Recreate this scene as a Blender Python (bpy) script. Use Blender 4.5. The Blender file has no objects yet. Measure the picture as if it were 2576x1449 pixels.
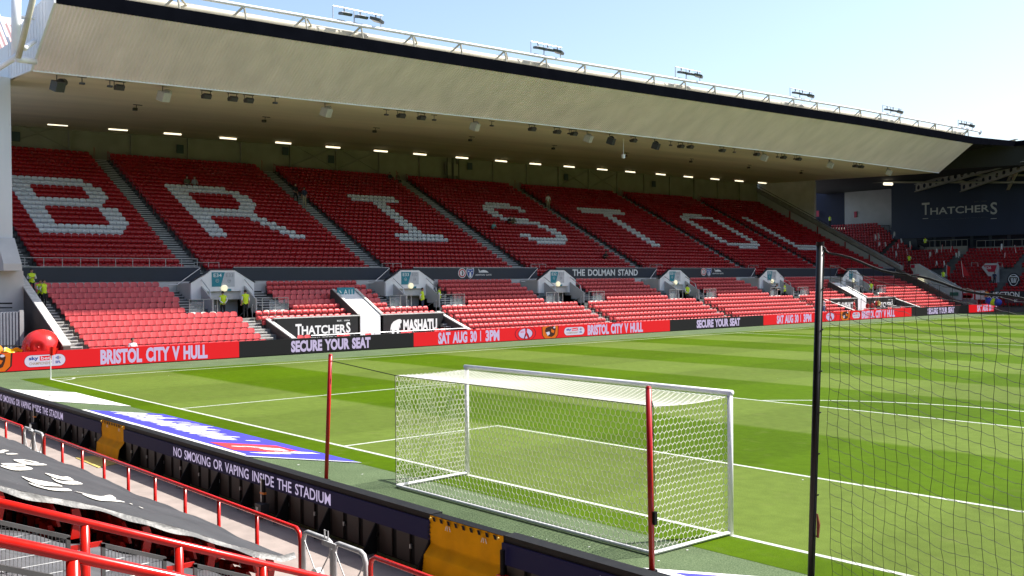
import bpy, bmesh, math, random
import numpy as np
from mathutils import Vector, Matrix, Quaternion

random.seed(11)
S = bpy.context.scene
C = S.collection

# ------------------------------------------------------------------ camera, sky, sun, exposure
# Calibrated on the pitch markings (goal 7.32 m, six-yard box, penalty box, corner).
# World: goal line is y = 0, pitch towards +y, goal centre x = 0, grandstand towards -x.
FPX, PW, PH = 2528.125, 2576.0, 1449.0
CAM = np.array([14.5295, -14.3933, 4.5303])
YAW, PITCH, ROLL = -0.8571, -0.0093, -0.0077
def _axes():
    cy, sy, cp, sp = math.cos(YAW), math.sin(YAW), math.cos(PITCH), math.sin(PITCH)
    f = np.array([sy*cp, cy*cp, sp]); r = np.array([cy, -sy, 0.0]); u = np.cross(r, f)
    cr, sr = math.cos(ROLL), math.sin(ROLL)
    return cr*r + sr*u, -sr*r + cr*u, f
AX_R, AX_U, AX_F = _axes()
cam = bpy.data.cameras.new('camera'); camo = bpy.data.objects.new('camera', cam); C.objects.link(camo)
cam.sensor_width = 36.0; cam.lens = 36.0*FPX/PW; cam.clip_start = 0.1; cam.clip_end = 4000
m = Matrix.Identity(4)
for i in range(3):
    m[i][0], m[i][1], m[i][2], m[i][3] = AX_R[i], AX_U[i], -AX_F[i], CAM[i]
camo.matrix_world = m
S.camera = camo

SUN_TO = Vector((0.35, 0.72, 1.0)).normalized()          # direction towards the sun (from the goal's shadow)
SUN_EL = math.asin(SUN_TO.z); SUN_AZ = math.atan2(SUN_TO.x, SUN_TO.y)
W = bpy.data.worlds.new('World'); S.world = W; W.use_nodes = True
nt = W.node_tree; bg = nt.nodes['Background']
sky = nt.nodes.new('ShaderNodeTexSky'); sky.sky_type = 'NISHITA'; sky.sun_disc = False
sky.sun_elevation = SUN_EL; sky.sun_rotation = SUN_AZ
sky.air_density = 1.0; sky.dust_density = 1.7; sky.ozone_density = 1.0
nt.links.new(sky.outputs[0], bg.inputs[0]); bg.inputs[1].default_value = 0.142
sl = bpy.data.lights.new('sun', 'SUN'); sl.energy = 5.0; sl.angle = math.radians(0.55); sl.color = (1.0, 0.955, 0.89)
so = bpy.data.objects.new('sun', sl); C.objects.link(so)
so.rotation_euler = (-SUN_TO).to_track_quat('-Z', 'Y').to_euler(); so.location = (0, 40, 80)
S.view_settings.view_transform = 'Standard'; S.view_settings.look = 'None'
S.view_settings.exposure = 0.75; S.view_settings.gamma = 1.0; S.view_settings.use_curve_mapping = False
S.render.engine = 'CYCLES'

# ------------------------------------------------------------------ photo pixel -> place
def T(k, u, v):                       # position read in one of the nine thirds of the photograph
    ox, oy = [(0,0),(1280,0),(2560,0),(0,720),(1280,720),(2560,720),(0,1440),(1280,1440),(2560,1440)][k-1]
    return ((ox+u/2.0125)/1.490683, (oy+v/2.0125)/1.490683)
def Q(ox, oy, s):                     # position read in a closer crop
    return lambda u, v: ((ox+u/s)/1.490683, (oy+v/s)/1.490683)
f1 = Q(40,960,4.025); f2 = Q(640,960,4.025); f3 = Q(1240,960,4.025)
f6 = Q(3060,560,3.2936); f7 = Q(3060,900,3.2936)
def ray(px):
    a, b = (px[0]-PW/2)/FPX, -(px[1]-PH/2)/FPX
    return a*AX_R + b*AX_U + AX_F
def on(px, axis, val):
    d = ray(px); return CAM + d*((val-CAM[axis])/d[axis])
def onX(px, v): return on(px, 0, v)
def onY(px, v): return on(px, 1, v)
def onZ(px, v=0.0): return on(px, 2, v)

# ------------------------------------------------------------------ materials
MATS = {}
def mat(name, col, rough=0.6, var=0.12, scale=3.0, bump=0.0, bscale=60.0, metal=0.0, spec=0.5,
        emit=None, estr=1.0, streak=None, alpha=None, trans=0.0, coords='POS'):
    if name in MATS: return MATS[name]
    M = bpy.data.materials.new(name); M.use_nodes = True; n = M.node_tree; b = n.nodes['Principled BSDF']
    b.inputs['Roughness'].default_value = rough; b.inputs['Metallic'].default_value = metal
    b.inputs['Specular IOR Level'].default_value = spec
    b.inputs['Base Color'].default_value = (*col, 1)
    if coords == 'POS':
        g = n.nodes.new('ShaderNodeNewGeometry'); vec = g.outputs['Position']
    else:
        g = n.nodes.new('ShaderNodeTexCoord'); vec = g.outputs['Object']
    if streak is not None:
        mp = n.nodes.new('ShaderNodeMapping'); mp.inputs['Scale'].default_value = streak
        n.links.new(vec, mp.inputs['Vector']); vec2 = mp.outputs[0]
    else: vec2 = vec
    if var > 0:
        t = n.nodes.new('ShaderNodeTexNoise'); t.inputs['Scale'].default_value = scale; t.inputs['Detail'].default_value = 5
        n.links.new(vec2, t.inputs['Vector'])
        r = n.nodes.new('ShaderNodeMapRange'); r.inputs[1].default_value = 0.3; r.inputs[2].default_value = 0.7
        r.inputs[3].default_value = 1-var; r.inputs[4].default_value = 1+var*0.7
        n.links.new(t.outputs[0], r.inputs[0])
        x = n.nodes.new('ShaderNodeMix'); x.data_type = 'RGBA'; x.blend_type = 'MULTIPLY'; x.inputs[0].default_value = 1
        x.inputs[6].default_value = (*col, 1); n.links.new(r.outputs[0], x.inputs[7])
        n.links.new(x.outputs[2], b.inputs['Base Color'])
        r2 = n.nodes.new('ShaderNodeMapRange'); r2.inputs[3].default_value = max(0.02, rough-0.08); r2.inputs[4].default_value = min(1, rough+0.1)
        n.links.new(t.outputs[0], r2.inputs[0]); n.links.new(r2.outputs[0], b.inputs['Roughness'])
    if bump > 0:
        t2 = n.nodes.new('ShaderNodeTexNoise'); t2.inputs['Scale'].default_value = bscale; t2.inputs['Detail'].default_value = 4
        n.links.new(vec2, t2.inputs['Vector'])
        bp = n.nodes.new('ShaderNodeBump'); bp.inputs['Strength'].default_value = bump; bp.inputs['Distance'].default_value = 0.02
        n.links.new(t2.outputs[0], bp.inputs['Height']); n.links.new(bp.outputs[0], b.inputs['Normal'])
    if emit is not None:
        b.inputs['Emission Color'].default_value = (*emit, 1); b.inputs['Emission Strength'].default_value = estr
    if alpha is not None: b.inputs['Alpha'].default_value = alpha
    if trans: b.inputs['Transmission Weight'].default_value = trans; b.inputs['IOR'].default_value = 1.45
    MATS[name] = M
    return M

def led(name, col, k=0.47):            # a lit screen colour
    c = [x*k for x in col]
    return mat(name, [x*0.12 for x in col], 0.6, 0.0, spec=0.15, emit=c, estr=1.0)

WHITE = mat('white_paint', (0.86,0.86,0.87), 0.42, 0.06, 1.5)
WHITE_DIRTY = mat('weathered_white_steel', (0.56,0.52,0.41), 0.5, 0.28, 1.1, streak=(1,0.35,2.2))
WHITE_CLAD = mat('white_cladding', (0.74,0.74,0.74), 0.5, 0.10, 0.6, streak=(1,1,0.2))
GALV = mat('galvanised_steel', (0.42,0.43,0.44), 0.38, 0.16, 8.0, metal=0.6)
STEEL = mat('brushed_steel_rail', (0.52,0.53,0.54), 0.35, 0.10, 6.0, metal=0.55)
BLACK = mat('black_powder_coat', (0.006,0.006,0.007), 0.65, 0.2, 4.0, spec=0.2)
BLACKPOLE = mat('black_net_pole', (0.008,0.008,0.008), 0.38, 0.2, 4.0)
NAVYBAND = mat('dark_navy_panel', (0.022,0.029,0.045), 0.55, 0.14, 0.8)
NAVYWALL = mat('navy_wall_panel', (0.022,0.034,0.075), 0.6, 0.12, 0.4)
FASCIA = mat('beige_corrugated_sheet', (0.85,0.745,0.76), 0.55, 0.10, 0.5, streak=(1,1.5,0.25))
FASCIA_BLACK = mat('black_fascia_sheet', (0.0045,0.005,0.0075), 1.0, 0.2, 1.0, spec=0.0)
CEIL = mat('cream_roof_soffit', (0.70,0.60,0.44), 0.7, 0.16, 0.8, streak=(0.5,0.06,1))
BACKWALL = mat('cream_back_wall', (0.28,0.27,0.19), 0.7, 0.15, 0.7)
CONC = mat('concrete', (0.27,0.26,0.24), 0.85, 0.22, 1.6, bump=0.25, bscale=14)
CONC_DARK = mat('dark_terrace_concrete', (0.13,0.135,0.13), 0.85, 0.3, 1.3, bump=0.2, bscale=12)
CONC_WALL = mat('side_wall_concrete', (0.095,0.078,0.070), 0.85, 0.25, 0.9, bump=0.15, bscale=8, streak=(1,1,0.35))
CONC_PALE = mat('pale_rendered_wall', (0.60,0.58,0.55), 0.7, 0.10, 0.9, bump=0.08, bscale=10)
STEPM = mat('dark_stair_tread', (0.045,0.046,0.047), 0.8, 0.25, 2.0)
NOSE = mat('worn_white_step_nosing', (0.62,0.61,0.58), 0.7, 0.22, 5.0)
WALKWAY = mat('pinkish_concrete_walkway', (0.36,0.300,0.268), 0.9, 0.14, 2.2, bump=0.3, bscale=30)
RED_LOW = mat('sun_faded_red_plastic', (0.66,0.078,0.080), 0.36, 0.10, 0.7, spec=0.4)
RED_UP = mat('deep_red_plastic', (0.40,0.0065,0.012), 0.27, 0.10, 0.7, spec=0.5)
SEAT_WHITE = mat('white_seat_plastic', (0.74,0.75,0.76), 0.34, 0.08, 0.8, spec=0.5)
SEAT_CREAM = mat('pale_cream_seat_plastic', (0.72,0.69,0.62), 0.4, 0.08, 0.8)
BRACKET = mat('black_seat_bracket', (0.012,0.012,0.012), 0.5, 0.1)
RAILRED = mat('gloss_red_paint', (0.66,0.016,0.010), 0.22, 0.08, 9.0, spec=0.55)
RAILRED_DK = mat('deep_red_handrail', (0.32,0.010,0.012), 0.4, 0.1, 6.0)
POSTRED = mat('dark_red_painted_post', (0.52,0.010,0.012), 0.35, 0.1, 6.0)
YELLOW = mat('yellow_rubber_cover', (0.80,0.37,0.004), 0.7, 0.12, 3.0, bump=0.2, bscale=40, spec=0.1)
YELLOW_PALE = mat('pale_yellow_mat', (0.62,0.48,0.14), 0.7, 0.12, 3.0)
TARP = mat('charcoal_tarpaulin', (0.058,0.059,0.062), 0.62, 0.22, 1.4, bump=0.35, bscale=7, streak=(0.6,1.2,1))
TARP_HEM = mat('grey_tarpaulin_hem', (0.13,0.13,0.125), 0.45, 0.25, 5.0, bump=0.5, bscale=14)
SHEETGREY = mat('wrinkled_grey_sheet', (0.115,0.115,0.12), 0.42, 0.3, 1.6, bump=0.5, bscale=5, streak=(1.5,0.5,1))
PRINT = mat('white_print', (0.78,0.75,0.68), 0.6, 0.06, 3.0)
GLASS = mat('clear_balustrade_glass', (0.55,0.62,0.63), 0.06, 0.0, alpha=0.22, spec=0.5)
TEAL = mat('teal_sign', (0.018,0.23,0.30), 0.45, 0.05)
PALESIGN = mat('pale_grey_sign', (0.52,0.53,0.56), 0.45, 0.04)
SIGNGREY = mat('grey_lettering', (0.28,0.30,0.33), 0.5, 0.0)
SIGNWHITE = mat('white_lettering', (0.82,0.82,0.81), 0.45, 0.0)
SIGNWHITE_F = mat('white_wall_lettering', (0.52,0.52,0.51), 0.5, 0.0)
SIGNBLACK = mat('black_signboard', (0.012,0.012,0.013), 0.5, 0.15, 2.0)
LAMPCREAM = mat('lit_round_bulkhead_lamp', (0.8,0.78,0.6), 0.4, 0.0, emit=(0.75,0.68,0.42), estr=0.6)
TUBE = mat('lit_fluorescent_tube', (0.9,0.9,0.8), 0.4, 0.0, emit=(1.0,0.9,0.66), estr=1.0)
SPEAKER_PALE = mat('pale_grey_loudspeaker', (0.42,0.38,0.30), 0.55, 0.1, 4.0)
SPEAKER_DARK = mat('dark_bracket_lamp', (0.035,0.034,0.03), 0.5, 0.1)
NETWHITE = mat('white_net_cord', (0.80,0.79,0.72), 0.7, 0.05)
NETBLACK = mat('black_net_cord', (0.010,0.012,0.008), 0.7, 0.0)
LINEWHITE = mat('white_line_paint', (0.50,0.53,0.45), 0.85, 0.16, 7.0)
MATBLUE = mat('blue_printed_mat', (0.060,0.055,0.62), 0.6, 0.05, 3.0)
MATRED = mat('red_printed_mat', (0.62,0.045,0.05), 0.6, 0.05, 3.0)
MATWHITE = mat('white_printed_mat', (0.80,0.79,0.76), 0.6, 0.04, 3.0)
MATPALE = mat('pale_mat_edge', (0.62,0.63,0.66), 0.6, 0.06, 3.0)
LEDRED = led('screen_red', (0.86,0.014,0.020)); LEDBLACK = led('screen_black', (0.016,0.016,0.017), 0.5)
LEDTEXT = led('screen_lilac_white', (0.62,0.53,0.78)); LEDWHITE = led('screen_white', (0.70,0.66,0.80))
LEDORANGE = led('screen_orange', (0.75,0.16,0.008)); LEDBROWN = led('screen_dark_brown', (0.06,0.022,0.015))
LEDBLUE = led('screen_blue', (0.03,0.07,0.33)); LEDNAVY = led('screen_dark_navy', (0.007,0.006,0.026), 0.4)
LEDGOLD = led('screen_gold', (0.42,0.30,0.20)); LEDMAROON = led('screen_maroon', (0.22,0.01,0.03))
BALLOON = mat('glossy_red_inflatable', (0.68,0.030,0.028), 0.16, 0.05, 1.0, spec=0.6)
ORANGE_INF = mat('orange_inflatable', (0.75,0.25,0.03), 0.3, 0.1, 1.0)
YELLOW_INF = mat('yellow_inflatable', (0.80,0.56,0.02), 0.4, 0.1, 2.0)
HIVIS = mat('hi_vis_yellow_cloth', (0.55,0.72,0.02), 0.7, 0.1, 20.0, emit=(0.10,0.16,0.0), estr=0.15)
HIVIS_OR = mat('hi_vis_orange_cloth', (0.85,0.22,0.02), 0.7, 0.1, 20.0)
REFLECT = mat('silver_reflective_strip', (0.55,0.58,0.56), 0.4, 0.0)
CORR_GREY = mat('grey_corrugated_hut', (0.25,0.27,0.31), 0.5, 0.12, 1.0)
PINKROOF = mat('faded_pink_roof_sheet', (0.60,0.42,0.40), 0.6, 0.10, 0.5)
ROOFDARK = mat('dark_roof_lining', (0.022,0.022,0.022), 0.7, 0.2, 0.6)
BEAM = mat('cream_castellated_beam', (0.55,0.50,0.40), 0.6, 0.12, 1.0)
BEAMSHADE = mat('shade_toned_steel', (0.34,0.32,0.28), 0.6, 0.12, 1.0)  # darker copy of the beam colour, shade put into the base tone
WINDOWDK = mat('dark_box_window_glass', (0.012,0.016,0.024), 0.12, 0.0)
GREYWALL = mat('pale_grey_wall_panel', (0.44,0.44,0.44), 0.6, 0.10, 0.7)
MAROONSIGN = mat('crimson_sign', (0.45,0.012,0.045), 0.5, 0.05)
GREENSIGN = mat('green_exit_sign', (0.06,0.17,0.12), 0.5, 0.05)
FLAGRED = mat('red_flag_cloth', (0.55,0.02,0.03), 0.8, 0.1, 5.0); FLAGWHITE = mat('white_flag_cloth', (0.75,0.74,0.73), 0.8, 0.08, 5.0)
LAMPGLASS = mat('floodlight_lens', (0.03,0.035,0.06), 0.1, 0.0); LAMPGREY = mat('floodlight_housing', (0.09,0.10,0.11), 0.45, 0.1)

# ------------------------------------------------------------------ mesh builder
def V(*a): return np.array(a, float)
class MB:
    def __init__(s): s.v = []; s.f = []; s.m = []
    def add(s, vs, fs, m=0):
        o = len(s.v); s.v += [tuple(map(float, p)) for p in vs]; s.f += [tuple(i+o for i in f) for f in fs]; s.m += [m]*len(fs)
        return s
    def poly(s, pts, m=0): return s.add(pts, [tuple(range(len(pts)))], m)
    def box(s, x0, x1, y0, y1, z0, z1, m=0):
        x0, x1 = min(x0,x1), max(x0,x1); y0, y1 = min(y0,y1), max(y0,y1); z0, z1 = min(z0,z1), max(z0,z1)
        return s.add([(x0,y0,z0),(x1,y0,z0),(x1,y1,z0),(x0,y1,z0),(x0,y0,z1),(x1,y0,z1),(x1,y1,z1),(x0,y1,z1)],
              [(0,3,2,1),(4,5,6,7),(0,1,5,4),(1,2,6,5),(2,3,7,6),(3,0,4,7)], m)
    def obox(s, c, a, b, d, m=0):                      # centre and three half vectors
        c, a, b, d = map(lambda q: np.array(q, float), (c,a,b,d))
        vs = [c+i*a+j*b+k*d for k in (-1,1) for (i,j) in ((-1,-1),(1,-1),(1,1),(-1,1))]
        return s.add(vs, [(0,3,2,1),(4,5,6,7),(0,1,5,4),(1,2,6,5),(2,3,7,6),(3,0,4,7)], m)
    def prism(s, pts, ext, m=0, mside=None):           # planar outline pushed along ext
        pts = [np.array(p, float) for p in pts]; e = np.array(ext, float); n = len(pts)
        s.add(pts+[p+e for p in pts], [tuple(range(n))[::-1], tuple(range(n,2*n))], m)
        o = len(s.v)-2*n
        for i in range(n):
            j = (i+1) % n; s.f.append((o+i,o+j,o+n+j,o+n+i)); s.m.append(m if mside is None else mside)
        return s
    def tube(s, pts, r, n=8, m=0, cap=True, closed=False):
        pts = [np.array(p, float) for p in pts]; k = len(pts); rs = r if hasattr(r, '__len__') else [r]*k
        o = len(s.v); up = None
        for i, p in enumerate(pts):
            if closed: t = pts[(i+1)%k]-pts[i-1]
            elif i == 0: t = pts[1]-pts[0]
            elif i == k-1: t = pts[-1]-pts[-2]
            else:
                a = pts[i]-pts[i-1]; b = pts[i+1]-pts[i]; t = a/(np.linalg.norm(a)+1e-9)+b/(np.linalg.norm(b)+1e-9)
            t = t/(np.linalg.norm(t)+1e-9)
            if up is None: up = V(0,0,1) if abs(t[2]) < 0.9 else V(1,0,0)
            x = np.cross(t, up); x /= np.linalg.norm(x)+1e-9; y = np.cross(x, t); up = y
            for j in range(n):
                a = 2*math.pi*j/n; q = p+rs[i]*(math.cos(a)*x+math.sin(a)*y); s.v.append(tuple(map(float, q)))
        for i in range(k if closed else k-1):
            for j in range(n):
                a = o+i*n+j; b = o+i*n+(j+1)%n; c2 = o+((i+1)%k)*n+(j+1)%n; d = o+((i+1)%k)*n+j
                s.f.append((a,b,c2,d)); s.m.append(m)
        if cap and not closed:
            s.f.append(tuple(range(o,o+n))[::-1]); s.m.append(m)
            s.f.append(tuple(range(o+(k-1)*n,o+k*n))); s.m.append(m)
        return s
    def disc(s, c, ax, ay, n=24, m=0):
        c, ax, ay = (np.array(q, float) for q in (c,ax,ay))
        return s.poly([c+math.cos(2*math.pi*i/n)*ax+math.sin(2*math.pi*i/n)*ay for i in range(n)], m)
    def grid(s, fn, nu, nv, m=0):
        o = len(s.v)
        for i in range(nu+1):
            for j in range(nv+1): s.v.append(tuple(map(float, fn(i/nu, j/nv))))
        for i in range(nu):
            for j in range(nv):
                a = o+i*(nv+1)+j; s.f.append((a,a+nv+1,a+nv+2,a+1)); s.m.append(m)
        return s
    def ball(s, c, r, nu=20, nv=14, m=0):
        r = r if hasattr(r,'__len__') else (r,r,r)
        return s.grid(lambda a,b: (c[0]+r[0]*math.sin(math.pi*b)*math.cos(2*math.pi*a), c[1]+r[1]*math.sin(math.pi*b)*math.sin(2*math.pi*a), c[2]-r[2]*math.cos(math.pi*b)), nu, nv, m)
    def mesh(s, name, mats, smooth=False):
        me = bpy.data.meshes.new(name); me.from_pydata(s.v, [], s.f)
        for q in (mats if isinstance(mats,(list,tuple)) else [mats]): me.materials.append(q)
        if len(me.materials) > 1: me.polygons.foreach_set('material_index', s.m)
        if smooth: me.polygons.foreach_set('use_smooth', [True]*len(me.polygons))
        me.update(); return me
    def build(s, name, mats, parent=None, smooth=False, loc=None):
        return obj(name, s.mesh(name, mats, smooth), parent, loc)

def obj(name, data, parent=None, loc=None):
    o = bpy.data.objects.new(name, data); C.objects.link(o)
    if parent is not None: o.parent = parent
    if loc is not None: o.location = loc
    return o
def tag(o, label, cat, group=None):
    o['label'] = label; o['category'] = cat
    if group: o['group'] = group
    return o
def thing(name, label, cat, loc=(0,0,0), rotz=0.0, group=None):
    o = obj(name, None, None, loc); o.rotation_euler = (0,0,rotz); o.empty_display_size = 0.2
    return tag(o, label, cat, group)
def struct(o): o['kind'] = 'structure'; return o
def stuff(o): o['kind'] = 'stuff'; return o
def dup(root, loc, rotz, label=None, group=None):
    r = root.copy(); C.objects.link(r); r.location = loc; r.rotation_euler = (0,0,rotz)
    if label: r['label'] = label
    if group: r['group'] = group
    for ch in list(root.children):
        c = ch.copy(); C.objects.link(c); c.parent = r
        for g in ch.children:
            d = g.copy(); C.objects.link(d); d.parent = c
    return r
class Loc(MB):                          # builder whose points are world points of a thing standing elsewhere
    def __init__(s, root): super().__init__(); s.root = root
    def build(s, name, mats, parent=None, smooth=False, loc=None):
        l = s.root.location; s.v = [(a-l.x, b-l.y, c-l.z) for a,b,c in s.v]
        return super().build(name, mats, parent if parent is not None else s.root, smooth, loc)

_dg = None
def text_pts(body, bold=0.0, spacing=1.0):
    cu = bpy.data.curves.new('t', 'FONT'); cu.body = body; cu.size = 1.0; cu.offset = bold; cu.space_character = spacing; cu.space_word = 1.5
    cu.resolution_u = 3; cu.fill_mode = 'BOTH' if False else 'FRONT'
    o = bpy.data.objects.new('t', cu); C.objects.link(o)
    dg = bpy.context.evaluated_depsgraph_get(); me = bpy.data.meshes.new_from_object(o.evaluated_get(dg))
    vs = np.array([v.co[:] for v in me.vertices]); fs = [tuple(p.vertices) for p in me.polygons]
    bpy.data.objects.remove(o); bpy.data.curves.remove(cu); bpy.data.meshes.remove(me)
    return vs, fs
def lettering(name, body, origin, right, up, mt, parent, bold=0.0, off=None, spacing=1.0):
    """text stretched onto the parallelogram origin/right/up (world vectors)"""
    vs, fs = text_pts(body, bold, spacing)
    lo = vs.min(0); hi = vs.max(0); sz = hi-lo
    o, r, u = (np.array(q, float) for q in (origin,right,up))
    P = [o + (p[0]-lo[0])/sz[0]*r + (p[1]-lo[1])/sz[1]*u for p in vs]
    b = MB(); b.v = [tuple(map(float,p)) for p in P]; b.f = fs; b.m = [0]*len(fs)
    if parent is not None:
        l = parent.location if parent.parent is None else parent.location + parent.parent.location
        b.v = [(x-l.x, y-l.y, z-l.z) for x,y,z in b.v]
    return b.build(name, mt, parent)
ORD = ['first','second','third','fourth','fifth','sixth','seventh','eighth','ninth','tenth','eleventh','twelfth','thirteenth','fourteenth','fifteenth','sixteenth','seventeenth','eighteenth','nineteenth','twentieth','twenty-first','twenty-second','twenty-third','twenty-fourth','twenty-fifth','twenty-sixth','twenty-seventh','twenty-eighth','twenty-ninth','thirtieth','thirty-first','thirty-second']

# ------------------------------------------------------------------ ground, pitch, markings
def grass_material():
    M = bpy.data.materials.new('mown_striped_grass'); M.use_nodes = True; n = M.node_tree; L = n.links.new
    b = n.nodes['Principled BSDF']; b.inputs['Roughness'].default_value = 0.75; b.inputs['Specular IOR Level'].default_value = 0.04
    g = n.nodes.new('ShaderNodeNewGeometry'); sp = n.nodes.new('ShaderNodeSeparateXYZ'); L(g.outputs['Position'], sp.inputs[0])
    def math_(op, a, bb=None):
        k = n.nodes.new('ShaderNodeMath'); k.operation = op
        for i, q in enumerate((a, bb)):
            if q is None: continue
            if isinstance(q, (int,float)): k.inputs[i].default_value = q
            else: L(q, k.inputs[i])
        return k.outputs[0]
    def noise(scale, detail=4, vec=None):
        t = n.nodes.new('ShaderNodeTexNoise'); t.inputs['Scale'].default_value = scale; t.inputs['Detail'].default_value = detail
        L(vec if vec is not None else g.outputs['Position'], t.inputs['Vector']); return t.outputs[0]
    def rng_(v, a, b_, c, d):
        r = n.nodes.new('ShaderNodeMapRange'); r.inputs[1].default_value = a; r.inputs[2].default_value = b_; r.inputs[3].default_value = c; r.inputs[4].default_value = d
        L(v, r.inputs[0]); return r.outputs[0]
    jit = math_('MULTIPLY', math_('SUBTRACT', noise(9.0, 3), 0.5), 0.35)
    jit2 = math_('MULTIPLY', math_('SUBTRACT', noise(0.25, 2), 0.5), 0.25)
    yy = math_('ADD', math_('ADD', sp.outputs[1], jit), jit2)
    # triangle-wave edges so that the cut direction changes over about 15 cm
    ph = math_('DIVIDE', yy, 5.5)
    tri = math_('PINGPONG', math_('ADD', ph, 0.5), 1.0)          # 0..1..0 over one pair of bands
    band = rng_(tri, 0.47, 0.53, 0.0, 1.0)                       # 1 = light
    xx = math_('ADD', sp.outputs[0], jit)
    trix = math_('PINGPONG', math_('DIVIDE', math_('ADD', xx, 2.75), 5.5), 1.0)
    bx = rng_(trix, 0.45, 0.55, 0.0, 1.0)
    mixc = n.nodes.new('ShaderNodeMix'); mixc.data_type = 'RGBA'; L(band, mixc.inputs[0])
    mixc.inputs[6].default_value = (0.060, 0.112, 0.0012, 1); mixc.inputs[7].default_value = (0.106, 0.152, 0.026, 1)  # sheen of the blade direction put into the band colours
    fac = math_('ADD', 0.93, math_('MULTIPLY', bx, 0.14))
    fac = math_('MULTIPLY', fac, rng_(noise(0.35, 5), 0.3, 0.7, 0.93, 1.07))
    fac = math_('MULTIPLY', fac, rng_(noise(3.2, 5), 0.3, 0.7, 0.90, 1.10))
    fac = math_('MULTIPLY', fac, rng_(noise(45.0, 3), 0.25, 0.75, 0.72, 1.28))
    # yellowish worn flecks
    mul = n.nodes.new('ShaderNodeMix'); mul.data_type = 'RGBA'; mul.blend_type = 'MULTIPLY'; mul.inputs[0].default_value = 1
    L(mixc.outputs[2], mul.inputs[6]); L(fac, mul.inputs[7])
    fl = n.nodes.new('ShaderNodeMix'); fl.data_type = 'RGBA'; L(rng_(noise(1.3, 6), 0.60, 0.80, 0.0, 0.35), fl.inputs[0])
    L(mul.outputs[2], fl.inputs[6]); fl.inputs[7].default_value = (0.15, 0.165, 0.055, 1)
    L(fl.outputs[2], b.inputs['Base Color'])
    bp = n.nodes.new('ShaderNodeBump'); bp.inputs['Strength'].default_value = 0.35; bp.inputs['Distance'].default_value = 0.03
    L(noise(55.0, 3), bp.inputs['Height']); L(bp.outputs[0], b.inputs['Normal'])
    return M
def turf_material():
    M = bpy.data.materials.new('grey_green_artificial_turf'); M.use_nodes = True; n = M.node_tree; L = n.links.new
    b = n.nodes['Principled BSDF']; b.inputs['Roughness'].default_value = 0.8; b.inputs['Specular IOR Level'].default_value = 0.08
    g = n.nodes.new('ShaderNodeNewGeometry')
    def noise(s, d): t = n.nodes.new('ShaderNodeTexNoise'); t.inputs['Scale'].default_value = s; t.inputs['Detail'].default_value = d; L(g.outputs['Position'], t.inputs['Vector']); return t.outputs[0]
    c = n.nodes.new('ShaderNodeValToRGB'); L(noise(38, 4), c.inputs[0])
    c.color_ramp.elements[0].position = 0.32; c.color_ramp.elements[0].color = (0.060, 0.098, 0.042, 1)
    c.color_ramp.elements[1].position = 0.70; c.color_ramp.elements[1].color = (0.165, 0.215, 0.115, 1)
    r = n.nodes.new('ShaderNodeMapRange'); r.inputs[1].default_value = 0.3; r.inputs[2].default_value = 0.7; r.inputs[3].default_value = 0.86; r.inputs[4].default_value = 1.10; L(noise(0.9, 5), r.inputs[0])
    x = n.nodes.new('ShaderNodeMix'); x.data_type = 'RGBA'; x.blend_type = 'MULTIPLY'; x.inputs[0].default_value = 1
    L(c.outputs[0], x.inputs[6]); L(r.outputs[0], x.inputs[7]); L(x.outputs[2], b.inputs['Base Color'])
    bp = n.nodes.new('ShaderNodeBump'); bp.inputs['Strength'].default_value = 0.4; bp.inputs['Distance'].default_value = 0.03; L(noise(60, 2), bp.inputs['Height']); L(bp.outputs[0], b.inputs['Normal'])
    return M
GRASS = grass_material(); TURF = turf_material()
ASPH = mat('grey_ground', (0.10,0.10,0.10), 0.9, 0.2, 0.4)
struct(MB().poly([(-2000,-2000,-0.12),(2000,-2000,-0.12),(2000,2000,-0.12),(-2000,2000,-0.12)]).build('ground', ASPH))
struct(MB().box(-41.6, 60, -5.18, 112, -0.11, -0.004).build('turf_surround', TURF))
pitch = struct(MB().poly([(-36.1,-1.06,0),(36.1,-1.06,0),(36.1,106,0),(-36.1,106,0)]).build('pitch', GRASS))
struct(MB().box(-60, 40, -16, -5.2, -0.115, -0.05).build('concrete_walkway', WALKWAY))
HW = 35.05
def line(name, pts, w, z=0.004):
    b = MB()
    for (x0,y0),(x1,y1) in zip(pts[:-1], pts[1:]):
        d = V(x1-x0, y1-y0); d /= np.linalg.norm(d); nx, ny = -d[1]*w/2, d[0]*w/2
        b.poly([(x0-nx,y0-ny,z),(x1-nx,y1-ny,z),(x1+nx,y1+ny,z),(x0+nx,y0+ny,z)])
    return b.build(name, LINEWHITE, pitch)
line('goal_line', [(-HW-.06,0),(HW,0)], 0.12)
line('touchline', [(-HW,0.06),(-HW,104.9)], 0.12)
line('far_goal_line', [(-HW-.06,105),(HW,105)], 0.12)
line('goal_area_line', [(-9.16,0.06),(-9.16,5.44)], 0.12); line('goal_area_line', [(-9.22,5.5),(9.22,5.5)], 0.12); line('goal_area_line', [(9.16,0.06),(9.16,5.44)], 0.12)
line('penalty_area_line', [(-20.16,0.06),(-20.16,16.44)], 0.12); line('penalty_area_line', [(-20.22,16.5),(20.22,16.5)], 0.12); line('penalty_area_line', [(20.16,0.06),(20.16,16.44)], 0.12)
a0 = math.asin(5.5/9.15)
def arc(name, c, r, a, b_, k=36, z=0.004):
    q = [(c[0]+r*math.cos(a+(b_-a)*i/k), c[1]+r*math.sin(a+(b_-a)*i/k)) for i in range(k+1)]
    return line(name, q, 0.12, z)
arc('penalty_arc', (0,11), 9.15, a0+0.008, math.pi-a0-0.008)
arc('corner_arc', (-HW,0), 1.0, 0.07, math.pi/2-0.07, 12)
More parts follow.
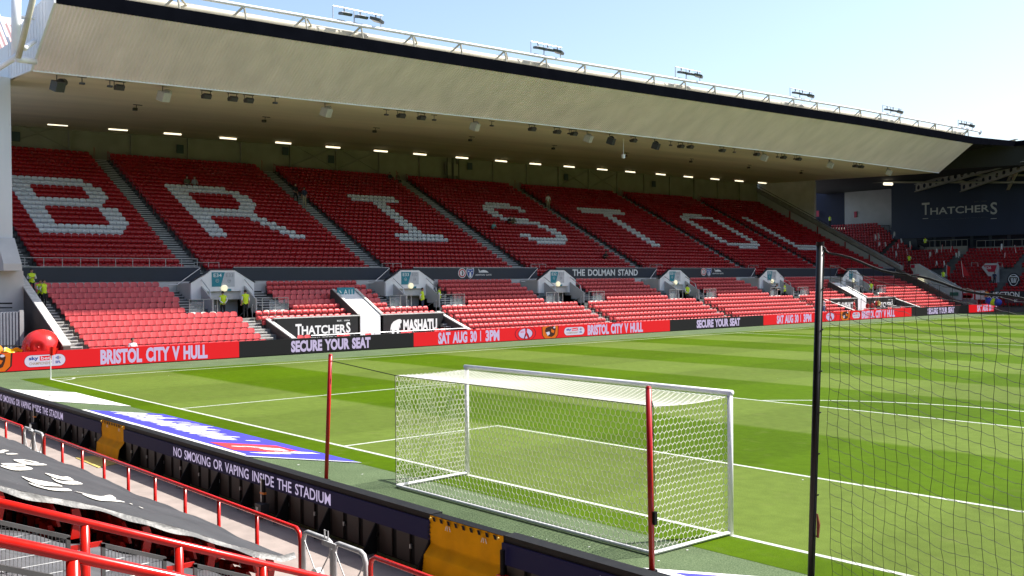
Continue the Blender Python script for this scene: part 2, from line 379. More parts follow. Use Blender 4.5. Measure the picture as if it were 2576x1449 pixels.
line('halfway_line', [(-HW+.06,52.5),(HW,52.5)], 0.12); arc('centre_circle', (0,52.5), 9.15, 0.02, math.pi-0.02, 48, .0055); arc('centre_circle', (0,52.5), 9.15, math.pi+0.02, 2*math.pi-0.02, 48, .0055)
# scattered paper flecks on the turf along the boards
fl = MB()
for i in range(150):
    if i < 80: x, y = -35.4-random.random()*4.7, random.random()*80
    elif i < 120: x, y = -20+random.random()*26, -1.1-random.random()*2.5
    else: x, y = -34+random.random()*40, random.random()*26
    s = 0.012+0.022*random.random(); a = random.random()*3
    fl.poly([(x+s*math.cos(a+k*1.57)*(1 if k%2 else .6), y+s*math.sin(a+k*1.57), 0.007+.002*random.random()) for k in range(4)])
stuff(tag(fl.build('paper_flecks', MATWHITE), 'tiny white paper flecks scattered on the grass and turf', 'litter'))

# ------------------------------------------------------------------ grandstand
LT, LR = 0.8, 0.3191                                      # lower tier tread and rise
def lowX(k): return -41.23-LT*(k-1)
def lowF(k): return 0.187+LR*(k-1)
UT, UR = 0.6957, 0.3534                                   # upper tier
def upX(i): return -51.3-UT*i
def upF(i): return 4.548+UR*i
NUP = 29
PODC = [14.58, 29.55, 44.90, 60.40, 76.20, 92.30]
UPSEC = [(4.30,13.56),(15.22,28.47),(30.39,43.24),(45.36,59.14),(60.92,76.04),(77.84,91.28),(93.09,106.4)]
UPAISLE = [(2.75,4.30),(13.56,15.22),(28.47,30.39),(43.24,45.36),(59.14,60.92),(76.04,77.84),(91.28,93.09)]
RECESS = [(16.05,29.55),(80.75,94.3)]
stand = thing('grandstand', 'long two-tier grandstand with red seats spelling BRISTOL under a deep white roof', 'grandstand', (0,0,0))
def spans(y0, y1, cuts):
    out = []; a = y0
    for c0, c1 in sorted(cuts):
        if c1 <= a or c0 >= y1: continue
        if c0 > a: out.append((a, c0))
        a = max(a, c1)
    if a < y1: out.append((a, y1))
    return out
for k in range(1, 13):
    cuts = []
    if k <= 4: cuts += RECESS
    if k <= 7: cuts += [(22.40,24.10),(86.1,87.9)]
    if k >= 8: cuts += [(c-1.46, c+1.46) for c in PODC]
    yend = 105.2 if k < 12 else 106.3
    for a, b_ in spans(2.72, yend, cuts):
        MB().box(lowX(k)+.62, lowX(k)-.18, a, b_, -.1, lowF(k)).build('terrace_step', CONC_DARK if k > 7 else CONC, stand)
for i in range(NUP):
    MB().box(upX(i)+.50, upX(i)-.1957, 2.72, 107.0, upF(i)-.55, upF(i)).build('terrace_step', CONC_DARK, stand)
# back of upper tier: raking slab below, so nothing shows through
MB().prism([(upX(0)+.5,2.75,upF(0)-.5),(-50.35,2.75,3.1),(-71.6,2.75,3.1),(-71.6,2.75,upF(28)-.4)], (0,104.2,0)).build('raking_slab', CONC_DARK, stand)
# stairs in the upper aisles: two risers a row, worn white nosings
def flight(name, parent, y0, y1, single):
    fl_ = MB(); steps = []
    for i in range(NUP):
        x1, z = upX(i)+.50, upF(i)
        for h in range(2):
            xf = x1-h*0.348; zz = z+(0.006 if h == 0 else 0.1767)
            q = MB()
            q.box(xf-.03, xf-.348, y0+.02, y1-.02, z-.05+h*.02, zz, 0); q.box(xf+.004, xf-.055, y0+.10, y1-.32, zz-.045, zz+.004, 1)
            steps.append(q)
    if single:
        for q in steps: fl_.v, fl_.f, fl_.m = fl_.v+q.v, fl_.f+[tuple(t+len(fl_.v) for t in f) for f in q.f], fl_.m+q.m
        return stuff(fl_.build(name, [STEPM, NOSE], parent))
    base = MB().box(upX(0)+.46, upX(0)+.44, y0+.05, y1-.05, upF(0)-.1, upF(0)-.02).build(name, STEPM, parent)
    for q in steps: q.build('step', [STEPM, NOSE], base)
    return base
for j, (a, b_) in enumerate(UPAISLE):
    flight('stair_flight', stand, a, b_, j >= 3)
    if j:
        h = MB(); y = b_-.14
        h.tube([(upX(0)+.2,y,upF(0)+.95),(upX(28),y,upF(28)+.95)], .025, 6)
        h.tube([(upX(0)+.2,y,upF(0)+.5),(upX(28),y,upF(28)+.5)], .018, 5)
        for i in range(0, NUP, 2): h.tube([(upX(i),y,upF(i)),(upX(i),y,upF(i)+.95)], .02, 5)
        h.build('handrail', RAILRED_DK, stand)
        h2 = MB(); h2.tube([(upX(28)+.9,a+.1,upF(28)),(upX(28)+.9,a+.1,upF(28)+1.1),(upX(26),a+.1,upF(26)+.9),(upX(26),a+.1,upF(26))], .02, 5); h2.build('handrail', RAILRED_DK, stand)
# lower stairs at the left end and half-steps in the front gangways
LOWSTAIR = [(2.80,3.90,1,12)]+[(c-.38,c+.80,1,6) for c in PODC]
for y0, y1, k0, k1 in LOWSTAIR:
    base = MB().box(lowX(k0)+.60, lowX(k0)+.58, y0, y1, .0, lowF(k0)-.02).build('stair_flight', CONC, stand)
    for k in range(k0, k1+1):
        for h in range(2):
            xf = lowX(k)+.62-h*.4; zz = lowF(k)+(.006 if h == 0 else .16)
            MB().box(xf-.03, xf-.40, y0, y1, lowF(k)-.05, zz, 0).box(xf+.004, xf-.06, y0+.03, y1-.03, zz-.05, zz+.004, 1).build('step', [CONC, NOSE], base)
for c in PODC:                                            # short flights either side of each entrance
    for y0, y1 in ((c-3.18,c-2.22),(c+2.22,c+3.68)):
        q = MB()
        for k in range(8, 13):
            for h in range(2):
                xf = lowX(k)+.62-h*.4; zz = lowF(k)+(.006 if h == 0 else .16)
                q.box(xf-.03, xf-.40, y0, y1, lowF(k)-.05, zz, 0); q.box(xf+.004, xf-.05, y0+.04, y1-.04, zz-.04, zz+.004, 1)
        stuff(q.build('stair_flight', [STEPM, NOSE], stand))
# dark band with pale wall under it between the two tiers
BAND = [(2.79,14.02),(16.42,29.24),(31.5,44.68),(46.95,60.40),(62.6,76.45),(78.6,92.83),(95.0,106.4)]
for a, b_ in BAND:
    MB().box(-50.30, -50.42, a, b_, 4.53, 5.44).build('band_panel', NAVYBAND, stand)
    MB().box(-50.29, -50.36, a, b_, 5.44, 5.49).build('band_capping', GALV, stand)
    MB().box(-50.345, -50.5, a+.02, b_-.02, 3.0, 4.53).build('wall_under_band', CONC_PALE, stand)
q = MB(); a, b_ = 2.79, 13.9                              # guard rail in front of the first upper row on the left
q.tube([(-50.36,a+.1,6.02),(-50.36,b_-.1,6.02)], .025, 6)
for i in range(11): y = a+.25+i*1.08; q.tube([(-50.36,y,5.49),(-50.36,y,6.02)], .022, 6)
q.build('guard_rail', STEEL, stand)
for a, b_ in BAND:                                       # slanting handrails down to the pods
    q = MB(); q.tube([(-50.2,b_-.05,5.40),(-49.6,b_-1.9,4.30),(-49.6,b_-2.5,4.28)], .03, 6); q.build('handrail', STEEL, stand)
# lettering and crests on the band
def band_text(body, px0, px1, mt=SIGNWHITE, bold=0.03):
    A, B = onX(px0, -50.29), onX(px1, -50.29)            # lower left and upper right corners in the photograph
    lettering('lettering', body, (-50.285,A[1],A[2]), (0,B[1]-A[1],0), (0,0,B[2]-A[2]), mt, stand, bold)
band_text('THE DOLMAN STAND', T(5,1745,634), T(5,2237,583))
MATS_CREST_RED = mat('crest_red', (0.55,0.02,0.03), 0.5, 0.0); CREST_BLUE = mat('crest_blue', (0.03,0.09,0.33), 0.5, 0.0)
def crests(fa, z0, tx0, tx1):
    for (px, kind) in fa:
        p = onX(px, -50.285); y, z = p[1], p[2]; q = MB()
        if kind == 'round':
            q.disc((-50.286,y,z),(0,.42,0),(0,0,.40),28,0); q.disc((-50.282,y,z),(0,.36,0),(0,0,.345),28,1); q.disc((-50.278,y,z),(0,.26,0),(0,0,.25),28,0)
            q.poly([(-50.274,y-.05,z-.2),(-50.274,y+.08,z-.15),(-50.274,y+.13,z+.02),(-50.274,y+.04,z+.2),(-50.274,y-.06,z+.16),(-50.274,y+.01,z+.02)],2)
            q.build('round_crest', [SIGNWHITE, MATS_CREST_RED, SIGNBLACK], stand)
        else:
            def sh(s, x): return [(x,y+a*s,z+b2*s) for a,b2 in ((-.40,.26),(-.34,.44),(-.2,.36),(0,.34),(.2,.36),(.34,.44),(.40,.26),(.37,0),(.22,-.32),(0,-.46),(-.22,-.32),(-.37,0))]
            q.poly(sh(1,-50.286),0); q.poly(sh(.86,-50.282),1)
            q.poly([(-50.278,y-.12,z-.32),(-50.278,y+.12,z-.32),(-50.278,y+.09,z),(-50.278,y,z+.12),(-50.278,y-.09,z)],0)
            for s in (-1,1): q.disc((-50.278,y+s*.16,z+.14),(0,.07,0),(0,0,.06),10,0)
            q.build('shield_crest', [SIGNWHITE, CREST_BLUE], stand)
    A, B = onX(tx0, -50.285), onX(tx1, -50.285); w = B[1]-A[1]
    lettering('lettering', 'ASHTON GATE', (-50.285,A[1],A[2]), (0,w,0), (0,0,.14), SIGNWHITE, stand, .02)
    q = MB(); y0 = A[1]+w*.2; z = A[2]+.26                # the swoop-roofed stadium mark
    top = [(-50.285,y0+w*.62*t,z+.22*math.sin(math.pi*t)**.7) for t in [i/12 for i in range(13)]]
    q.poly(top); q.poly([(-50.285,y0-.05,z+.36),(-50.285,y0+.22,z+.06),(-50.285,y0+.05,z+.02)]); q.build('stadium_mark', SIGNWHITE, stand)
crests([(T(5,912,612),'round'),(T(5,973,612),'shield')], 0, T(5,1012,632), T(5,1133,618))
crests([(T(6,158,603),'round'),(T(6,199,603),'shield')], 0, T(6,225,620), T(6,307,610))

# back wall, its columns, braces and plaques
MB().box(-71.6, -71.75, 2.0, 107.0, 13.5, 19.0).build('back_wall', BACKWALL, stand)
for i in range(20):
    y = 7.3+5.02*i
    MB().box(-71.38, -71.6, y-.11, y+.11, 14.6, 17.7).build('wall_column', BACKWALL, stand)
for i in (0, 5, 6, 12, 13):
    y = 7.3+5.02*i; q = MB()
    q.tube([(-71.45,y+.2,15.5),(-71.45,y+4.8,17.5)], .05, 5); q.tube([(-71.47,y+.2,17.5),(-71.47,y+4.8,15.5)], .05, 5); q.build('wall_brace', BACKWALL, stand)
for px in [T(1,1360,1125),T(1,120,1030),T(1,2500,1202),T(2,972,1255),T(2,1698,1337),T(2,2360,1388),T(1,2155,1140)]:
    p = onX(px, -71.35); MB().box(-71.34, -71.38, p[1]-.32, p[1]+.32, p[2]-.38, p[2]+.38).build('block_sign', mat('dark_green_plaque',(0.03,0.06,0.06),.5,.1), stand)
q = MB(); p = onX(T(2,840,1270), -70.9)                   # service cabinet and ladder by the wall
q.box(-70.9,-71.3,p[1]-.75,p[1]-.1,p[2]-.8,p[2]+.6,0).box(-70.9,-71.3,p[1]+.05,p[1]+.8,p[2]-.8,p[2]+.5,0)
for s in (-.75,-.1,.05,.8): q.tube([(-70.85,p[1]+s,p[2]-1.2),(-70.85,p[1]+s,p[2]+1.1)], .05, 5, 1)
q.build('service_cabinet', [BACKWALL, SPEAKER_DARK], stand)

# roof: corrugated nose, black band, soffit, truss
YR = [2.0, 38.0, 81.0, 106.2]
def zb(y): return float(np.interp(y, YR, [16.18,16.80,17.14,17.13]))
def zt(y): return float(np.interp(y, YR, [18.97,19.36,20.06,20.23]))
def zk(y): return float(np.interp(y, YR, [19.72,20.17,20.90,21.07]))
XB, XT = -44.5, -40.3
q = MB(); PITCHC = 0.21; n = int(104.2/PITCHC); prof = [(0,0),(.42,0),(.52,.035),(.9,.035)]
cols = []
for i in range(n):
    for t, d in prof: cols.append((2.0+(i+t)*PITCHC, d))
cols.append((106.2,0))
for y, d in cols:
    nx, nz = -3.0/5.16*-1, -4.2/5.16
    q.v.append((XB+d*.58, y, zb(y)-d*.8)); q.v.append((XT+d*.58, y, zt(y)-d*.8))
for i in range(len(cols)-1): q.f.append((2*i,2*i+2,2*i+3,2*i+1)); q.m.append(0)
fas = q.build('corrugated_fascia', FASCIA, stand)
ys = [2.0+i*2.17 for i in range(49)]; ys[-1] = 106.2
def strip(name, mt, fa, fb, parent=stand, yy=ys, thick=None):
    q = MB()
    for y in yy: q.v.append(fa(y)); q.v.append(fb(y))
    for i in range(len(yy)-1): q.f.append((2*i,2*i+2,2*i+3,2*i+1)); q.m.append(0)
    return q.build(name, mt, parent)
strip('black_fascia_band', FASCIA_BLACK, lambda y:(XT+.06,y,zt(y)-.02), lambda y:(XT+.06,y,zk(y)))
strip('fascia_top', FASCIA_BLACK, lambda y:(XT+.06,y,zk(y)), lambda y:(XT-.6,y,zk(y)+.02))
strip('drip_edge', WHITE, lambda y:(XB+.05,y,zb(y)-.07), lambda y:(XB+.05,y,zb(y)+.03))
strip('soffit', CEIL, lambda y:(XB,y,zb(y)), lambda y:(-71.6,y,zb(y)+.65+.0*y))
strip('roof_sheet', WHITE_DIRTY, lambda y:(XT-.6,y,zk(y)+.02), lambda y:(-50.0,y,zb(y)+1.6))
strip('roof_sheet', WHITE_DIRTY, lambda y:(-50.0,y,zb(y)+1.6), lambda y:(-72.4,y,zb(y)+1.9))
# gable at the left end, with ribs, and the white column below it
g = MB().prism([(XT+.05,2.0,zt(2)),(XT+.05,2.0,zk(2)),(-44.8,2.0,19.35),(-48.3,2.0,18.4),(-72,2.0,18.6),(-72,2.0,16.75),(-51.3,2.0,16.45),(XB,2.0,zb(2)-.03)], (0,-.12,0)).build('gable_end', WHITE_CLAD, stand)
for i in range(14):
    x = -41.6-i*.55; z1 = np.interp(x, [-48.3,-44.8,XT], [18.35,19.3,zk(2)]) ; z0 = np.interp(x, [-51.3,XB,XT], [16.5,zb(2),zt(2)])
    MB().box(x, x-.06, 1.86, 1.88, z0+.05, z1-.05).build('cladding_rib', WHITE_CLAD, g)
MB().prism([(-51.05,1.9,6.6),(-48.48,1.9,6.6),(-48.55,1.9,16.4),(-51.05,1.9,16.5)], (0,-.9,0)).build('end_column', WHITE_CLAD, stand)
MB().prism([(-51.0,1.95,7.1),(-48.3,1.95,7.1),(-46.9,1.95,5.6),(-46.9,1.95,5.2),(-51.0,1.95,5.2)], (0,-.95,0)).build('column_haunch', CONC_PALE, stand)
MB().box(-47.9, -60, .9, 2.3, -.1, 5.2).build('end_wall', CONC_PALE, stand)
MB().prism([(-50.0,2.30,5.15),(-50.0,2.30,-.1),(-40.75,2.30,-.1),(-40.75,2.30,1.15)], (0,.36,0)).build('raking_side_wall', CONC_WALL, stand)
MB().prism([(-50.0,2.26,5.17),(-50.0,2.26,5.25),(-40.75,2.26,1.25),(-40.75,2.26,1.17)], (0,.44,0)).build('wall_capping', NOSE, stand)
MB().box(-50.0, -50.4, 2.3, 2.8, 4.5, 5.5).build('corner_pier', CONC_PALE, stand)
# big pipe chord, top chord, struts
def zz(y): return zk(y)
pc = MB().tube([(-41.9,y,zz(y)+.50) for y in ys], .30, 14).build('lower_chord_pipe', WHITE_DIRTY, stand, True)
tc = MB().tube([(-41.0,y,zz(y)+1.0) for y in ys+[109.5]], .11, 10).build('top_chord_pipe', WHITE, stand, True)
for i in range(26):
    y = 4.6+4.07*i
    MB().tube([(-41.0,y,zz(y)+.88),(-41.55,y-.55,zz(y)+.2)], .07, 6).build('strut', WHITE_DIRTY, stand)
    MB().tube([(-41.0,y+.1,zz(y)+.88),(-41.0,y+.28,zz(y)-.1)], .07, 6).build('strut', WHITE_DIRTY, stand)
    if i % 2: MB().tube([(-41.1,y+.3,zz(y)+.85),(-42.4,y+1.7,zz(y)+.35)], .06, 6).build('strut', WHITE_DIRTY, stand)
    MB().box(-42.8, -44.8, y+.9, y+3.2, zz(y)+.25, zz(y)+1.12).build('roof_upstand', WHITE_DIRTY, stand)
q = MB().tube([(-41.0,109.5,zz(106)+.92),(-40.95,109.6,zz(106)+.90)], [.11,.3], 10).build('chord_end_cap', WHITE, stand)
# end frame pipes at the left of the roof
def pipe(pxa, pxb, ya, yb, r, nm='end_frame_pipe', mt=WHITE):
    return MB().tube([onY(pxa, ya), onY(pxb, yb)], r, 14).build(nm, mt, stand, True)
pipe(T(1,122,-160), T(1,122,440), .6, .6, .24); pipe(T(1,262,-60), T(1,138,430), .4, .4, .15, mt=WHITE_DIRTY)
pipe(T(1,-60,545), T(1,128,425), .3, .5, .16); pipe(T(1,-60,520), T(1,120,415), .45, .62, .06); pipe(T(1,128,445), T(1,262,465), .5, 1.7, .17); pipe(T(1,185,365), T(1,262,310), .6, 1.7, .13)
pipe(T(1,130,125), T(1,262,140), .8, 1.6, .09); pipe(T(1,-30,60), T(1,105,420), .9, .8, .08)
# right-hand end: raking wall between the Dolman stand and the corner
MB().prism([(-50.4,106.95,5.3),(-72.2,106.95,16.9),(-72.2,106.95,3.0),(-50.4,106.95,3.0)], (0,.5,0)).build('raking_end_wall', GREYWALL, stand)
MB().prism([(-49.9,106.8,5.25),(-49.9,106.8,5.75),(-72.2,106.8,17.5),(-72.2,106.8,17.0)], (0,.9,0)).build('raking_coping', CONC, stand)
MB().prism([(-50.4,106.3,5.6),(-50.4,106.3,-.1),(-40.9,104.9,-.1),(-40.9,104.9,1.1)], (0.05,.4,0)).build('raking_side_wall', CONC_WALL, stand)
for t in (.17,.33,.52,.72):
    x = -50.4-21.8*t; z = 5.3+11.6*t
    MB().box(x, x-.14, 106.85, 106.95, z-2.1, z).build('wall_pilaster', RAILRED_DK, stand)
MB().prism([(-62.6,107.45,11.5),(-72.4,107.45,16.8),(-72.4,107.45,19.2),(-62.6,107.45,19.2)], (0,.2,0)).build('upper_end_wall', CONC_PALE, stand)
MB().tube([(-50.2,106.75,6.2),(-72,106.75,17.9)], .04, 6).build('handrail', SPEAKER_DARK, stand)
MB().box(-63.2, -64.6, 107.4, 108.8, 6, 17.6).build('end_column', CONC_PALE, stand)

# recessed front enclosures with signboards and raking exits
def enclosure(y0, yw0, yw1, y1, left, right, where):
    e = stand
    MB().box(-41.3, -43.86, y0, y1, -.1, .28).build('platform_floor', CONC, e)
    for a, b_ in ((y0,yw0),(yw1,y1)):
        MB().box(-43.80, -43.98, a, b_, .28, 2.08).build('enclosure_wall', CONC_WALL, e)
        MB().box(-43.74, -44.02, a, b_, 2.08, 2.15).build('wall_capping', NOSE, e)
    MB().prism([(-44.7,y0-.28,2.12),(-44.7,y0-.28,0),(-41.0,y0-.28,0),(-41.0,y0-.28,.92)], (0,.26,0)).build('raking_side_wall', CONC_WALL, e)
    MB().prism([(-44.7,y0-.30,2.13),(-44.7,y0-.30,2.20),(-41.0,y0-.30,1.0),(-41.0,y0-.30,.93)], (0,.30,0)).build('wall_capping', NOSE, e)
    MB().prism([(-44.7,y1+.02,2.12),(-44.7,y1+.02,0),(-41.0,y1+.02,0),(-41.0,y1+.02,.92)], (0,.26,0)).build('raking_side_wall', CONC_WALL, e)
    MB().prism([(-44.7,y1,2.13),(-44.7,y1,2.20),(-41.0,y1,1.0),(-41.0,y1,.93)], (0,.30,0)).build('wall_capping', NOSE, e)
    MB().prism([(-43.78,yw0+.06,-.05),(-43.78,yw0+.06,2.10),(-47.1,yw0+.06,3.79),(-47.3,yw0+.06,3.79),(-47.3,yw0+.06,-.05)], (0,yw1-yw0-.08,0)).build('exit_roof_slab', WHITE, e)
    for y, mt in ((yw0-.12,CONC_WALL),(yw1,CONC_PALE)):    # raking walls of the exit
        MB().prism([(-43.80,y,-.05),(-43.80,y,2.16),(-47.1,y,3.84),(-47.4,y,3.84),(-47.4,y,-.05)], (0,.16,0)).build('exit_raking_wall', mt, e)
        MB().prism([(-43.76,y-.02,2.17),(-43.76,y-.02,2.23),(-47.1,y-.02,3.91),(-47.1,y-.02,3.85)], (0,.20,0)).build('wall_capping', NOSE, e)
    for nm, a, b_ in ((left, y0+.12, yw0-.16), (right, yw1+.18, y1-.1)):
        r = thing('sponsor_board', nm[1], 'signboard', (-43.75,(a+b_)/2,.9))
        Loc(r).box(-43.72,-43.78,a,b_,.34,2.04).build('board_panel', SIGNBLACK)
        nm[0](r, a, b_)
    q = MB(); q.tube([(-41.25,y0+1.2,1.06),(-41.25,y1+.3,1.06)], .028, 6)
    for i in range(9): y = y0+1.3+i*(y1-y0-1.2)/8; q.tube([(-41.25,y,.28),(-41.25,y,1.06)], .022, 6)
    q.build('guard_rail', STEEL, e)
def thatchers(r, a, b_):
    w = b_-a
    vs = 'THATCHERS'; X = -43.712
    def tx(body, ya, yb, za, zb_, bold=.02): lettering('lettering', body, (X,ya,za), (0,yb-ya,0), (0,0,zb_-za), SIGNWHITE, r, bold)
    y0, y1 = a+w*.22, b_-w*.10
    tx('T', y0, y0+w*.075, .98, 1.70, .03); tx('HATCHER', y0+w*.075, y1-w*.06, .98, 1.56, .03); tx('S', y1-w*.055, y1, .98, 1.70, .03)
    tx('EST. 1904', y1-w*.17, y1-w*.01, 1.76, 1.86, .02); tx('THE FAMILY CIDER MAKERS', y0, y1, .66, .80, .02)
def mashatu(r, a, b_):
    w = b_-a; X = -43.712
    lettering('lettering', 'MASHATU', (X,a+w*.32,.86), (0,w*.57,0), (0,0,.86), SIGNWHITE, r, .05)
    P = [(.10,.62),(.11,1.05),(.125,1.35),(.16,1.55),(.20,1.64),(.235,1.70),(.27,1.72),(.295,1.62),(.29,1.45),(.268,1.38),(.272,1.15),(.262,1.05),(.252,1.25),(.247,.62),(.215,.62),(.212,.95),(.175,.95),(.168,.62),(.135,.62),(.13,.98),(.118,1.05)]
    Loc(r).poly([(X,a+w*u,z+.05) for u,z in P]).build('elephant_emblem', SIGNWHITE)
enclosure(16.05,22.40,24.10,29.55,(thatchers,'black THATCHERS sponsor board beside the white A11 exit wall'),(mashatu,'black MASHATU elephant sponsor board right of the A11 exit'),'near')
enclosure(80.75,86.1,87.9,94.3,(mashatu,'distant black MASHATU sponsor board behind the black net'),(thatchers,'distant black THATCHERS sponsor board with people in front, behind the net'),'far')
r = thing('exit_sign', 'teal A11 sign above the white raking exit wall', 'sign', (-46.6,23.2,3.5))
Loc(r).box(-46.56,-46.62,22.35,23.75,3.30,4.0).build('sign_panel', TEAL)
lettering('lettering', 'A11', (-46.55,22.86,3.5), (0,.72,0), (0,0,.36), SIGNWHITE, r, .01)
q = Loc(r); q.poly([(-46.55,22.5,3.8),(-46.55,22.62,3.6),(-46.55,22.72,3.6),(-46.55,22.58,3.8)]); q.build('arrow', SIGNWHITE)

# ------------------------------------------------------------------ seats
def seat_back():
    b = MB(); ys_ = (-.222,-.10,.10,.222)
    def fx(y, z): return .115-.26*(z-.50)-.030*(1-(y/.222)**2)
    rows = [(.47,(.0,.0)),(.70,(0,0)),(.80,(.045,0))]
    idx = {}
    for ri, z in enumerate((.50,.70,.80)):
        for ci, y in enumerate(ys_):
            yy = y*(.86 if (ri == 2 and ci in (0,3)) else 1); zz_ = z-(.035 if (ri == 2 and ci in (0,3)) else 0)
            idx[ri,ci] = len(b.v); b.v.append((fx(yy,zz_), yy, zz_))
    for ri in range(2):
        for ci in range(3): b.f.append((idx[ri,ci],idx[ri,ci+1],idx[ri+1,ci+1],idx[ri+1,ci])); b.m.append(0)
    o = len(b.v); t = [(v[0]-.032, v[1], v[2]-(.012 if v[2] > .74 else 0)) for v in b.v[:12]]; b.v += t
    ring = [(0,0),(0,1),(0,2),(0,3),(1,3),(2,3),(2,2),(2,1),(2,0),(1,0)]
    for a, c in zip(ring, ring[1:]+ring[:1]): b.f.append((idx[a],idx[a]+o,idx[c]+o,idx[c])); b.m.append(0)
    b.f.append(tuple(idx[a]+o for a in ring)[::-1]); b.m.append(0)
    return b
def seat_pan():
    b = MB(); ys_ = (-.175,0,.175)
    P = [(.035,.22,.9),(.082,.27,1),(.060,.47,1),(.030,.52,.96)]
    for x, z, s in P:
        for y in ys_: b.v.append((x+(.018 if y == 0 else 0), y*s, z))
    for i in range(3):
        for j in range(2): a = i*3+j; b.f.append((a,a+1,a+4,a+3)); b.m.append(0)
    o = len(b.v)
    for x, z, s in ((-.01,.22,.9),(-.01,.52,.96)):
        for y in (-.175,.175): b.v.append((x,y*s,z))
    b.f += [(0,o,o+1,2,1),(9,10,11,o+3,o+2),(0,3,6,9,o+2,o),(2,o+1,o+3,11,8,5)]; b.m += [0]*4
    return b
def seat_leg():
    b = MB(); b.box(-.03,.05,-.235,-.205,0.0,.46); return b
SB, SP, SL = seat_back(), seat_pan(), seat_leg()
_sm = {}
def seat_meshes(mt):
    if mt.name not in _sm: _sm[mt.name] = (SB.mesh('backrest', mt), SP.mesh('seat_pan', mt), SL.mesh('bracket', BRACKET))
    return _sm[mt.name]
def seat_thing(x, y, z, mt, label, group, rot=0.0, s=1.0):
    t = thing('stadium_seat', label, 'seat', (x,y,z), rot, group)
    for nm, me in zip(('backrest','seat_pan','bracket'), seat_meshes(mt)): obj(nm, me, t)
    return t
SEATW = 0.468
seats = {'low': [], 'up': [], 'white': [], 'cream': []}
indiv = []                                                # (x, y, z, block text, row, number)
def fill(a, b_): n = max(1, int(round((b_-a)/SEATW))); w = (b_-a)/n; return [a+w*(i+.5) for i in range(n)]
lowblocks = []
pc_ = [None]+PODC
starts = [3.95]+[c+.85 for c in PODC]; ends = [c-.40 for c in PODC]+[105.0]
for bi in range(7):
    for k in range(1, 13):
        if k <= 6: a, b_ = starts[bi], ends[bi]
        elif k == 7: a, b_ = (3.95 if bi == 0 else PODC[bi-1]+3.95), (PODC[bi]-3.47 if bi < 6 else 105.3)
        else:
            a = 3.95 if bi == 0 else PODC[bi-1]+(3.72 if k in (9,10,11) else 4.1)
            if k == 12 and bi == 0: a = 2.55+.47
            b_ = (PODC[bi]-(3.16 if k in (9,10,11) else 3.5)) if bi < 6 else 105.6
        cuts = []
        if k <= 4: cuts += [(RECESS[0][0]-.35,RECESS[0][1]+.35),(RECESS[1][0]-.35,RECESS[1][1]+.35)]
        if k <= 7: cuts += [(22.2,24.35),(85.9,88.15)]
        if k == 7: cuts += []
        for sa, sb in spans(a, b_, cuts):
            if sb-sa < .4: continue
            for j, y in enumerate(fill(sa, sb)):
                if bi == 0: indiv.append((lowX(k), y, lowF(k), k, j))
                elif bi == 1 and 8 <= k <= 10 and y < 26: indiv.append((lowX(k), y, lowF(k), k, 100+j))
                else: seats['low'].append((lowX(k), y, lowF(k), 0))
# cream fold-down seats by the landings
for c in PODC:
    for y in (c-3.0,c-2.3,c-1.7,c+2.0,c+2.6,c+3.2): seats['cream'].append((lowX(7)+.1, y, lowF(7)-.32, 0))
LETTERS = {
 'B': [[(0,12)],[(0,13)]]+[[(0,3),(11,14)]]*3+[[(0,13)],[(0,12)]]+[[(0,3),(11,14)]]*4+[[(0,13)],[(0,12)]],
 'R': [[(0,11)],[(0,13)]]+[[(0,3),(11,14)]]*3+[[(0,3),(10,13)],[(0,12)],[(0,12)],[(0,3),(10,13)],[(0,3),(11,14)],[(0,3),(12,15)],[(0,3),(13,16)],[(0,3),(14,17)]],
 'I': [[(0,11)]]*2+[[(4,7)]]*9+[[(0,11)]]*2,
 'S': [[(3,10)],[(1,12)],[(0,3),(10,12)],[(0,3)],[(0,3)],[(1,9)],[(3,11)],[(9,12)],[(10,13)],[(10,13)],[(0,3),(10,13)],[(1,12)],[(2,10)]],
 'T': [[(0,15)]]*2+[[(6,9)]]*11,
 'O': [[(4,12)],[(1,15)]]+[[(0,3),(13,16)]]*9+[[(1,15)],[(4,12)]],
 'L': [[(0,3)]]*11+[[(0,13)]]*2 }
LETY = {'B':5.73,'R':17.64,'I':34.76,'S':49.47,'T':64.44,'O':80.58,'L':94.47}
for (a, b_), ch in zip(UPSEC, 'BRISTOL'):
    ysx = fill(a, b_); w = ysx[1]-ysx[0]; c0 = int(round((LETY[ch]-a)/w))
    for i in range(NUP):
        r_ = 20-i
        runs = LETTERS[ch][r_] if 0 <= r_ < 13 else []
        for j, y in enumerate(ysx):
            if ch == 'B' and False: continue
            wht = any(p <= j-c0 < q2 for p, q2 in runs)
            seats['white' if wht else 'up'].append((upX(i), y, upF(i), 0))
# the 300 seats that show largest are things of their own
indiv.sort(key=lambda s: (s[0]-CAM[0])**2+(s[1]-CAM[1])**2)
nblk = 0
for x, y, z, k, j in indiv:
    if nblk >= 276: seats['low'].append((x,y,z,0)); continue
    nblk += 1
    sun = 'sunlit' if k <= 7 else 'shaded'
    if j < 100: lab = f'{sun} red seat, {ORD[j]} from left end of {ORD[k-1]} row, front-left block'
    else: lab = f'shaded red seat, {ORD[j-100]} along the {ORD[k-1]} row right of E34 entrance'
    seat_thing(x, y, z, RED_LOW, lab, 'red seats of the front-left lower block')
